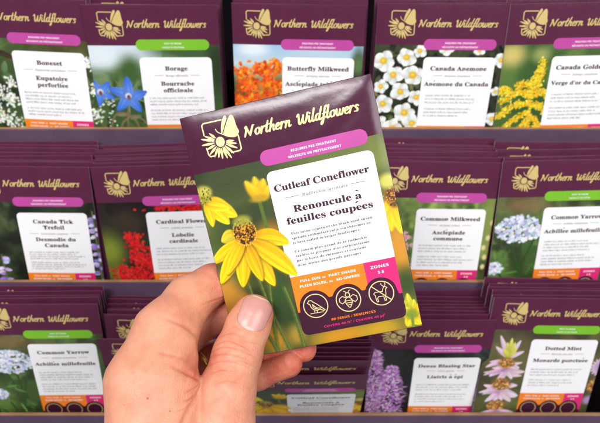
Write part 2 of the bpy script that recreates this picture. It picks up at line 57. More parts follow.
GLYPHS_ITALIC = {
65: [232, [-42, 0, -41, 6, -20, 12, 0, 28, 54, 91, 178, 237, 185, 237, 176, 29, 178, 19, 183, 12, 192, 8, 206, 6, 204, 0, 110, 0, 112, 6, 115, 6, 128, 8, 136, 13, 141, 23, 143, 39, 144, 79, 66, 79, 58, 75, 33, 45, 20, 28, 16, 18, 17, 12, 21, 9, 39, 6, 38, 0], [72, 91, 145, 91, 149, 183]],
66: [219, [-17, 0, -15, 7, -13, 7, 0, 8, 10, 13, 16, 22, 21, 36, 63, 192, 66, 210, 64, 217, 60, 222, 41, 226, 42, 232, 128, 232, 171, 227, 197, 210, 205, 182, 199, 158, 180, 139, 148, 126, 170, 114, 184, 96, 188, 73, 185, 52, 175, 34, 160, 20, 140, 9, 115, 2, 86, 0], [96, 129, 128, 133, 151, 144, 165, 161, 170, 184, 165, 205, 151, 217, 127, 221, 112, 220, 105, 215, 100, 205, 94, 183, 82, 135, 85, 130], [77, 10, 108, 15, 131, 28, 146, 49, 150, 76, 147, 95, 137, 108, 121, 116, 97, 119, 82, 118, 75, 111, 55, 36, 53, 29, 52, 22, 54, 16, 58, 13]],
67: [235, [109, -5, 82, -2, 58, 6, 39, 20, 25, 39, 16, 62, 13, 89, 15, 114, 23, 138, 35, 161, 51, 182, 70, 201, 91, 217, 125, 232, 161, 237, 182, 235, 206, 229, 215, 227, 222, 229, 227, 235, 233, 235, 220, 166, 213, 166, 213, 172, 213, 177, 210, 198, 200, 213, 185, 223, 164, 226, 143, 224, 123, 215, 104, 202, 87, 185, 73, 164, 62, 140, 55, 115, 52, 87, 57, 55, 70, 30, 91, 15, 118, 9, 161, 20, 199, 51, 206, 46, 184, 23, 162, 7, 137, -2]],
68: [254, [-18, 0, -16, 7, -14, 7, 0, 8, 9, 13, 15, 22, 21, 36, 63, 192, 66, 210, 64, 217, 60, 221, 40, 226, 42, 232, 131, 232, 163, 229, 189, 221, 210, 207, 226, 188, 236, 164, 239, 136, 237, 109, 228, 84, 215, 61, 197, 41, 174, 24, 147, 11, 117, 3, 83, 0], [85, 11, 112, 14, 135, 22, 155, 35, 171, 52, 184, 72, 193, 94, 199, 119, 200, 144, 196, 177, 182, 201, 159, 216, 127, 221, 111, 219, 103, 212, 96, 193, 56, 45, 52, 25, 54, 18, 60, 14, 70, 12]],
69: [227, [-17, 0, -15, 7, -14, 7, 0, 8, 9, 13, 16, 22, 21, 37, 63, 192, 66, 210, 64, 217, 60, 221, 41, 226, 42, 232, 220, 232, 210, 182, 204, 182, 204, 183, 201, 207, 195, 214, 186, 218, 154, 221, 126, 221, 111, 219, 103, 213, 98, 198, 80, 130, 108, 130, 130, 132, 144, 138, 154, 148, 161, 163, 167, 163, 143, 81, 137, 81, 138, 94, 136, 110, 126, 117, 107, 119, 77, 119, 56, 42, 54, 31, 52, 24, 54, 18, 58, 14, 77, 12, 100, 12, 122, 13, 141, 17, 157, 24, 170, 34, 182, 47, 193, 64, 200, 64, 176, 0]],
72: [260, [-17, 0, -15, 7, -14, 7, 3, 9, 14, 18, 21, 36, 63, 192, 66, 210, 64, 217, 60, 221, 41, 226, 42, 232, 135, 232, 133, 226, 132, 226, 119, 224, 109, 220, 103, 210, 97, 195, 83, 143, 82, 135, 84, 131, 93, 130, 179, 130, 187, 131, 190, 137, 205, 192, 208, 210, 207, 217, 202, 221, 183, 226, 185, 232, 277, 232, 275, 226, 273, 226, 260, 224, 251, 219, 245, 211, 239, 196, 198, 40, 195, 30, 194, 22, 196, 15, 200, 11, 220, 7, 218, 0, 126, 0, 127, 7, 129, 7, 146, 9, 156, 18, 163, 36, 182, 106, 183, 109, 183, 111, 180, 116, 172, 117, 86, 117, 78, 116, 74, 110, 55, 40, 53, 30, 52, 22, 54, 15, 58, 11, 78, 7, 76, 0]],
76: [224, [-12, 0, -10, 7, -9, 7, 5, 8, 14, 13, 21, 22, 26, 36, 67, 192, 70, 202, 71, 210, 69, 217, 65, 221, 45, 226, 47, 232, 139, 232, 137, 226, 124, 224, 115, 220, 108, 211, 103, 196, 62, 46, 59, 32, 58, 26, 59, 19, 63, 14, 82, 12, 106, 12, 149, 16, 164, 23, 177, 33, 199, 66, 206, 66, 184, 0]],
77: [295, [-18, 0, -16, 7, 2, 9, 12, 18, 20, 36, 64, 192, 67, 210, 65, 217, 61, 221, 41, 226, 43, 232, 106, 232, 130, 54, 248, 232, 312, 232, 310, 226, 307, 226, 295, 224, 286, 219, 279, 211, 274, 196, 232, 40, 230, 30, 229, 22, 231, 15, 235, 11, 255, 7, 253, 0, 161, 0, 163, 6, 180, 9, 190, 19, 198, 41, 240, 196, 109, 0, 105, 0, 79, 196, 38, 51, 33, 24, 35, 16, 39, 11, 59, 6, 57, 0]],
82: [225, [-17, 0, -15, 7, -13, 7, 0, 8, 10, 13, 16, 22, 21, 36, 63, 192, 66, 210, 64, 217, 60, 222, 41, 226, 42, 232, 141, 232, 172, 229, 194, 219, 207, 203, 212, 182, 204, 154, 182, 132, 145, 118, 176, 43, 191, 15, 199, 9, 210, 7, 211, 7, 209, 0, 157, 0, 110, 114, 103, 114, 88, 115, 76, 116, 57, 44, 53, 23, 55, 15, 59, 10, 77, 6, 81, 6, 79, 0], [101, 125, 132, 129, 155, 140, 169, 158, 173, 182, 168, 204, 152, 217, 126, 221, 112, 220, 104, 214, 99, 199, 79, 126, 89, 125]],
83: [184, [77, -5, 54, -2, 29, 5, 25, 6, 21, 7, 13, 4, 7, -4, 1, -4, 13, 73, 19, 73, 23, 44, 34, 23, 51, 10, 73, 5, 85, 7, 96, 12, 105, 19, 112, 28, 116, 40, 118, 52, 114, 70, 103, 87, 92, 101, 77, 116, 51, 148, 46, 162, 44, 177, 46, 193, 52, 208, 62, 220, 76, 230, 92, 235, 111, 237, 126, 237, 140, 233, 151, 230, 156, 228, 164, 230, 169, 236, 176, 236, 165, 168, 160, 168, 156, 194, 148, 212, 134, 223, 116, 227, 100, 224, 88, 216, 80, 204, 77, 188, 79, 178, 84, 167, 100, 145, 116, 129, 132, 112, 146, 89, 150, 63, 148, 45, 141, 28, 130, 15, 115, 4, 97, -2]],
97: [171, [25, -4, 13, -2, 4, 5, -1, 17, -3, 32, 0, 60, 9, 88, 25, 114, 45, 137, 68, 153, 92, 158, 108, 154, 116, 140, 121, 154, 146, 154, 116, 45, 111, 22, 112, 19, 117, 17, 126, 23, 141, 40, 146, 36, 120, 6, 98, -4, 87, 0, 84, 11, 95, 59, 77, 31, 60, 12, 43, 0], [41, 16, 49, 18, 58, 24, 76, 43, 93, 71, 105, 101, 109, 129, 105, 144, 92, 149, 77, 145, 62, 133, 48, 113, 37, 88, 29, 61, 27, 37, 30, 21]],
98: [170, [41, -4, 23, -2, 9, 3, 1, 10, -2, 18, -1, 25, 44, 202, 46, 212, 46, 218, 43, 226, 31, 228, 25, 228, 27, 234, 47, 236, 61, 239, 78, 243, 81, 243, 81, 240, 51, 125, 78, 150, 107, 158, 126, 155, 140, 145, 150, 129, 153, 109, 151, 89, 144, 69, 133, 50, 119, 32, 102, 17, 83, 6, 62, -2], [47, 5, 66, 8, 84, 20, 100, 37, 112, 59, 120, 83, 123, 105, 121, 121, 115, 132, 105, 139, 93, 142, 77, 138, 63, 127, 51, 109, 41, 83, 27, 33, 25, 19, 30, 8]],
99: [149, [50, -4, 29, 0, 13, 11, 3, 30, 0, 54, 1, 71, 6, 87, 24, 119, 51, 143, 75, 154, 100, 158, 114, 156, 124, 151, 131, 143, 133, 133, 129, 119, 123, 115, 117, 114, 106, 118, 102, 128, 103, 134, 107, 140, 109, 142, 110, 145, 107, 148, 99, 149, 81, 146, 65, 135, 51, 119, 39, 98, 32, 75, 30, 54, 32, 36, 38, 23, 48, 14, 61, 11, 87, 19, 114, 41, 119, 35, 85, 6]],
100: [177, [31, -4, 16, -1, 5, 7, -2, 20, -4, 37, -3, 53, 3, 72, 22, 109, 50, 139, 73, 154, 96, 158, 112, 155, 121, 147, 136, 208, 137, 213, 138, 218, 134, 225, 122, 227, 117, 227, 118, 234, 153, 239, 169, 243, 172, 240, 172, 237, 171, 234, 120, 40, 118, 30, 117, 22, 119, 17, 125, 15, 136, 21, 153, 40, 158, 36, 131, 6, 120, -2, 108, -4, 96, 0, 91, 13, 101, 56, 83, 29, 66, 11, 49, 0], [45, 14, 54, 16, 64, 22, 83, 43, 99, 71, 111, 102, 116, 130, 111, 145, 106, 149, 99, 150, 83, 146, 66, 134, 51, 115, 38, 89, 29, 62, 26, 39, 27, 28, 31, 20, 37, 15]],
101: [144, [44, -3, 25, 0, 10, 10, 1, 27, -2, 49, 0, 66, 5, 83, 23, 115, 50, 142, 74, 154, 98, 158, 111, 157, 121, 152, 127, 144, 129, 133, 123, 113, 104, 95, 73, 80, 31, 71, 29, 59, 28, 49, 32, 29, 42, 17, 59, 13, 84, 20, 110, 41, 116, 36, 99, 18, 82, 6, 64, -1], [32, 79, 62, 86, 84, 99, 98, 116, 102, 136, 99, 146, 90, 149, 79, 147, 68, 140, 48, 115]],
102: [99, [-24, -77, -33, -75, -40, -71, -44, -65, -46, -58, -43, -47, -33, -43, -25, -46, -22, -54, -23, -59, -25, -63, -21, -67, -12, -64, -5, -54, 1, -37, 7, -12, 36, 141, 3, 141, 6, 152, 38, 152, 42, 170, 52, 201, 67, 224, 86, 239, 108, 243, 120, 242, 129, 237, 136, 229, 138, 219, 134, 208, 122, 204, 112, 207, 109, 217, 110, 221, 110, 224, 112, 228, 109, 232, 103, 234, 86, 224, 74, 192, 66, 152, 105, 152, 103, 141, 64, 141, 50, 75, 34, 4, 16, -43, -2, -68]],
103: [143, [32, -77, 8, -74, -10, -65, -22, -53, -26, -37, -15, -11, 18, 12, 7, 19, 3, 29, 11, 42, 29, 60, 11, 76, 5, 97, 7, 113, 14, 128, 26, 141, 40, 151, 57, 157, 76, 159, 103, 153, 123, 148, 145, 148, 145, 133, 122, 133, 124, 118, 122, 102, 115, 87, 104, 74, 89, 65, 73, 59, 55, 57, 41, 58, 33, 50, 30, 43, 37, 35, 56, 27, 79, 19, 97, 9, 108, -3, 111, -20, 109, -36, 102, -50, 90, -61, 74, -70, 54, -75], [56, 64, 66, 67, 75, 73, 90, 95, 95, 125, 94, 136, 89, 144, 82, 149, 74, 151, 64, 149, 54, 143, 39, 120, 35, 106, 33, 91, 39, 71], [38, -66, 66, -62, 82, -50, 88, -30, 86, -22, 82, -16, 66, -5, 47, 3, 26, 9, 3, -10, -5, -32, 0, -51, 14, -62]],
104: [201, [152, -3, 139, -1, 130, 6, 124, 16, 122, 30, 123, 49, 128, 76, 136, 110, 139, 128, 141, 142, 137, 157, 125, 162, 106, 155, 87, 136, 71, 110, 62, 86, 44, 0, 12, 0, 56, 208, 59, 225, 53, 237, 36, 241, 33, 241, 36, 255, 98, 255, 85, 193, 78, 166, 71, 138, 75, 138, 104, 172, 137, 183, 157, 179, 169, 166, 173, 146, 171, 131, 167, 109, 158, 69, 155, 50, 154, 34, 157, 22, 166, 18, 176, 20, 187, 26, 193, 16, 172, 1]],
105: [89, [61, 197, 49, 202, 44, 214, 49, 226, 61, 231, 73, 226, 79, 214, 74, 202], [16, -4, 4, 1, 0, 14, 2, 27, 6, 43, 28, 121, 29, 127, 30, 132, 29, 138, 25, 141, 9, 144, 10, 149, 32, 152, 48, 155, 62, 158, 65, 154, 65, 151, 64, 148, 32, 39, 29, 26, 31, 19, 36, 16, 48, 23, 65, 42, 70, 37, 42, 6]],
106: [87, [62, 197, 50, 202, 45, 214, 50, 226, 62, 231, 74, 226, 80, 214, 75, 202], [-25, -77, -34, -75, -42, -70, -47, -64, -48, -55, -45, -45, -36, -42, -28, -45, -25, -54, -25, -58, -26, -63, -24, -66, -21, -67, -14, -62, -6, -44, 3, -13, 12, 34, 31, 124, 31, 128, 31, 132, 28, 141, 9, 144, 11, 150, 30, 152, 45, 155, 59, 158, 62, 157, 63, 153, 37, 29, 25, -18, 10, -50, -6, -70]],
107: [170, [109, -4, 100, -2, 94, 5, 80, 32, 60, 80, 39, 64, 20, 0, -7, 0, 51, 207, 53, 217, 49, 226, 36, 228, 31, 228, 33, 234, 55, 237, 70, 240, 79, 243, 84, 243, 88, 240, 86, 233, 42, 79, 97, 120, 110, 131, 115, 140, 111, 145, 99, 147, 101, 153, 169, 153, 167, 147, 166, 147, 146, 142, 123, 128, 82, 96, 107, 36, 114, 23, 124, 18, 136, 23, 150, 40, 155, 34, 143, 18, 131, 6, 119, -1]],
108: [86, [16, -4, 4, 1, -1, 13, 1, 27, 7, 50, 49, 206, 51, 216, 50, 223, 46, 227, 29, 229, 30, 235, 52, 238, 67, 241, 82, 243, 86, 240, 84, 233, 31, 42, 28, 25, 29, 19, 34, 17, 45, 23, 61, 41, 66, 36, 52, 18, 39, 6, 26, -1]],
109: [275, [205, -4, 192, 1, 188, 15, 192, 39, 212, 109, 215, 127, 213, 135, 206, 137, 196, 135, 186, 129, 162, 105, 140, 69, 125, 36, 114, 0, 88, 0, 118, 101, 123, 129, 120, 135, 113, 137, 98, 131, 78, 115, 57, 89, 43, 64, 32, 35, 20, 0, -6, 0, 25, 106, 29, 122, 31, 132, 29, 137, 25, 141, 8, 144, 10, 150, 47, 155, 57, 157, 61, 158, 65, 154, 65, 151, 64, 148, 45, 89, 92, 141, 132, 158, 147, 153, 152, 138, 142, 92, 172, 129, 199, 151, 224, 158, 239, 153, 244, 138, 243, 126, 239, 111, 218, 33, 217, 29, 217, 25, 218, 19, 223, 17, 234, 24, 241, 32, 249, 43, 254, 38, 230, 7]],
110: [182, [111, -4, 99, 0, 94, 14, 108, 70, 121, 127, 119, 135, 112, 137, 98, 132, 80, 116, 61, 95, 46, 71, 34, 41, 21, 0, -6, 0, 27, 110, 31, 131, 27, 140, 11, 142, 9, 142, 10, 148, 34, 152, 50, 155, 65, 158, 66, 157, 66, 154, 46, 89, 71, 119, 94, 141, 115, 153, 132, 157, 146, 153, 151, 139, 150, 126, 146, 111, 127, 44, 124, 32, 123, 25, 124, 19, 130, 17, 141, 24, 156, 45, 161, 41, 137, 7]],
111: [175, [53, -4, 30, 0, 13, 11, 2, 28, -2, 51, 0, 70, 7, 89, 17, 107, 31, 124, 47, 138, 64, 149, 82, 156, 101, 158, 124, 154, 142, 143, 153, 126, 157, 103, 155, 86, 150, 69, 130, 37, 102, 11, 78, 0], [56, 6, 70, 8, 83, 16, 95, 28, 106, 43, 121, 78, 127, 113, 120, 140, 99, 149, 82, 146, 66, 134, 51, 115, 39, 92, 31, 66, 28, 42, 30, 26, 35, 15, 44, 8]],
112: [170, [-48, -75, -46, -69, -33, -67, -24, -63, -19, -55, -14, -43, 27, 118, 29, 125, 30, 131, 29, 137, 26, 140, 8, 143, 10, 149, 31, 151, 47, 154, 62, 158, 65, 155, 64, 149, 56, 125, 84, 150, 113, 158, 130, 155, 143, 146, 151, 132, 154, 113, 152, 93, 145, 72, 135, 53, 122, 34, 106, 19, 89, 7, 70, -1, 50, -4, 36, -2, 25, 3, 15, -41, 11, -57, 13, -62, 18, -66, 38, -69, 37, -75], [50, 5, 64, 7, 78, 15, 90, 26, 101, 41, 118, 77, 124, 114, 122, 126, 118, 135, 110, 141, 100, 143, 83, 139, 68, 126, 55, 107, 46, 81, 33, 32, 32, 26, 31, 20, 36, 8]],
113: [170, [40, -75, 42, -69, 60, -67, 69, -60, 76, -41, 102, 53, 84, 28, 66, 11, 47, 0, 29, -3, 14, 0, 4, 8, -3, 21, -5, 39, -3, 58, 3, 77, 23, 113, 37, 128, 52, 141, 75, 154, 97, 158, 117, 153, 127, 138, 132, 154, 157, 154, 105, -35, 102, -49, 101, -56, 102, -62, 106, -66, 123, -69, 126, -69, 126, -75], [45, 15, 59, 18, 74, 28, 89, 46, 104, 73, 116, 100, 120, 124, 118, 134, 114, 142, 108, 147, 99, 149, 87, 147, 76, 140, 53, 117, 36, 87, 28, 63, 26, 41, 27, 30, 31, 21, 37, 16]],
114: [112, [-6, 0, 23, 104, 28, 130, 27, 136, 23, 139, 6, 142, 7, 148, 30, 152, 45, 155, 59, 158, 62, 157, 62, 154, 45, 90, 79, 141, 104, 158, 115, 154, 119, 141, 117, 133, 113, 126, 107, 122, 100, 120, 90, 124, 85, 134, 48, 79, 20, 0]],
115: [124, [39, -4, 16, 0, 3, 3, -2, 2, -4, -2, -11, -2, -4, 53, 2, 53, 5, 32, 12, 17, 22, 8, 36, 5, 46, 7, 55, 13, 61, 22, 63, 34, 60, 47, 52, 60, 42, 73, 32, 87, 23, 103, 20, 119, 23, 134, 32, 147, 45, 155, 61, 158, 83, 155, 97, 151, 102, 153, 104, 157, 110, 157, 103, 107, 98, 107, 87, 139, 65, 149, 57, 148, 51, 144, 47, 138, 45, 130, 48, 118, 58, 104, 68, 91, 78, 77, 86, 61, 90, 44, 88, 32, 83, 20, 75, 10, 65, 3, 53, -2]],
116: [93, [16, -4, 4, 0, 0, 13, 1, 22, 3, 31, 33, 141, 10, 141, 11, 148, 41, 163, 68, 196, 76, 196, 63, 152, 91, 152, 89, 141, 60, 141, 33, 39, 30, 22, 31, 17, 36, 15, 47, 21, 62, 40, 67, 34, 41, 5]],
117: [182, [23, -4, 14, -3, 7, 2, 3, 9, 2, 19, 4, 34, 9, 58, 25, 114, 27, 123, 28, 133, 27, 138, 23, 142, 7, 144, 8, 150, 30, 153, 45, 155, 59, 158, 64, 156, 63, 152, 62, 148, 35, 53, 31, 37, 30, 27, 32, 19, 40, 16, 50, 19, 62, 27, 88, 57, 113, 102, 131, 154, 157, 154, 128, 46, 123, 24, 125, 18, 130, 16, 142, 23, 157, 42, 162, 37, 137, 6, 111, -4, 99, 0, 94, 13, 99, 41, 110, 77, 85, 41, 63, 16, 43, 1]],
118: [148, [31, -4, 25, 85, 22, 116, 18, 133, 11, 140, 0, 143, -3, 143, -2, 149, 14, 152, 26, 155, 34, 157, 40, 158, 47, 142, 51, 94, 55, 29, 82, 58, 102, 85, 116, 106, 120, 120, 116, 127, 108, 135, 104, 144, 109, 155, 120, 158, 127, 157, 132, 153, 136, 137, 122, 98, 80, 43, 38, -4]],
119: [223, [24, -4, 22, 87, 20, 117, 16, 134, 10, 142, 0, 144, -2, 144, -1, 150, 15, 153, 27, 156, 35, 158, 40, 158, 46, 140, 48, 86, 49, 46, 119, 158, 125, 158, 138, 35, 162, 64, 186, 98, 194, 120, 188, 130, 183, 136, 181, 143, 185, 154, 196, 158, 202, 157, 207, 152, 211, 137, 201, 104, 170, 58, 120, -4, 115, -4, 102, 110, 30, -4]],
120: [139, [77, -4, 69, -3, 63, 2, 54, 29, 47, 60, 23, 27, 4, 5, -6, -1, -16, -3, -27, 1, -31, 11, -27, 21, -17, 26, -9, 23, -1, 20, 7, 23, 15, 32, 45, 74, 35, 123, 28, 138, 14, 143, 6, 142, -1, 141, 0, 148, 32, 154, 41, 157, 48, 158, 53, 156, 56, 148, 65, 103, 89, 135, 101, 151, 110, 156, 119, 157, 131, 154, 135, 144, 131, 134, 122, 131, 113, 133, 109, 135, 106, 135, 98, 132, 68, 90, 78, 44, 81, 32, 84, 24, 87, 19, 92, 17, 104, 24, 119, 43, 124, 38, 98, 6]],
121: [135, [-22, -77, -34, -73, -39, -62, -35, -53, -24, -49, -15, -52, -4, -54, 5, -49, 17, -35, 40, -3, 22, 88, 18, 108, 14, 122, 5, 138, -2, 142, -12, 144, -11, 149, 4, 152, 16, 155, 31, 158, 37, 151, 42, 129, 50, 89, 61, 29, 86, 69, 100, 93, 106, 107, 108, 117, 106, 124, 100, 130, 95, 134, 92, 144, 96, 154, 107, 158, 114, 156, 120, 152, 125, 136, 119, 112, 104, 79, 88, 51, 66, 17, 43, -17, 19, -47, -3, -69, -13, -75]],
122: [133, [72, -4, 57, -3, 38, 2, 6, 8, -3, 6, -13, -1, -15, -2, -17, -2, -21, 1, -16, 9, 94, 130, 75, 128, 53, 132, 35, 135, 22, 132, 13, 119, 8, 122, 20, 149, 28, 155, 37, 157, 52, 156, 70, 153, 88, 149, 99, 148, 116, 153, 125, 158, 129, 154, 128, 151, 125, 147, 13, 25, 33, 27, 57, 24, 79, 20, 94, 26, 105, 43, 110, 40, 99, 12, 87, -1]],
32: [87],
}
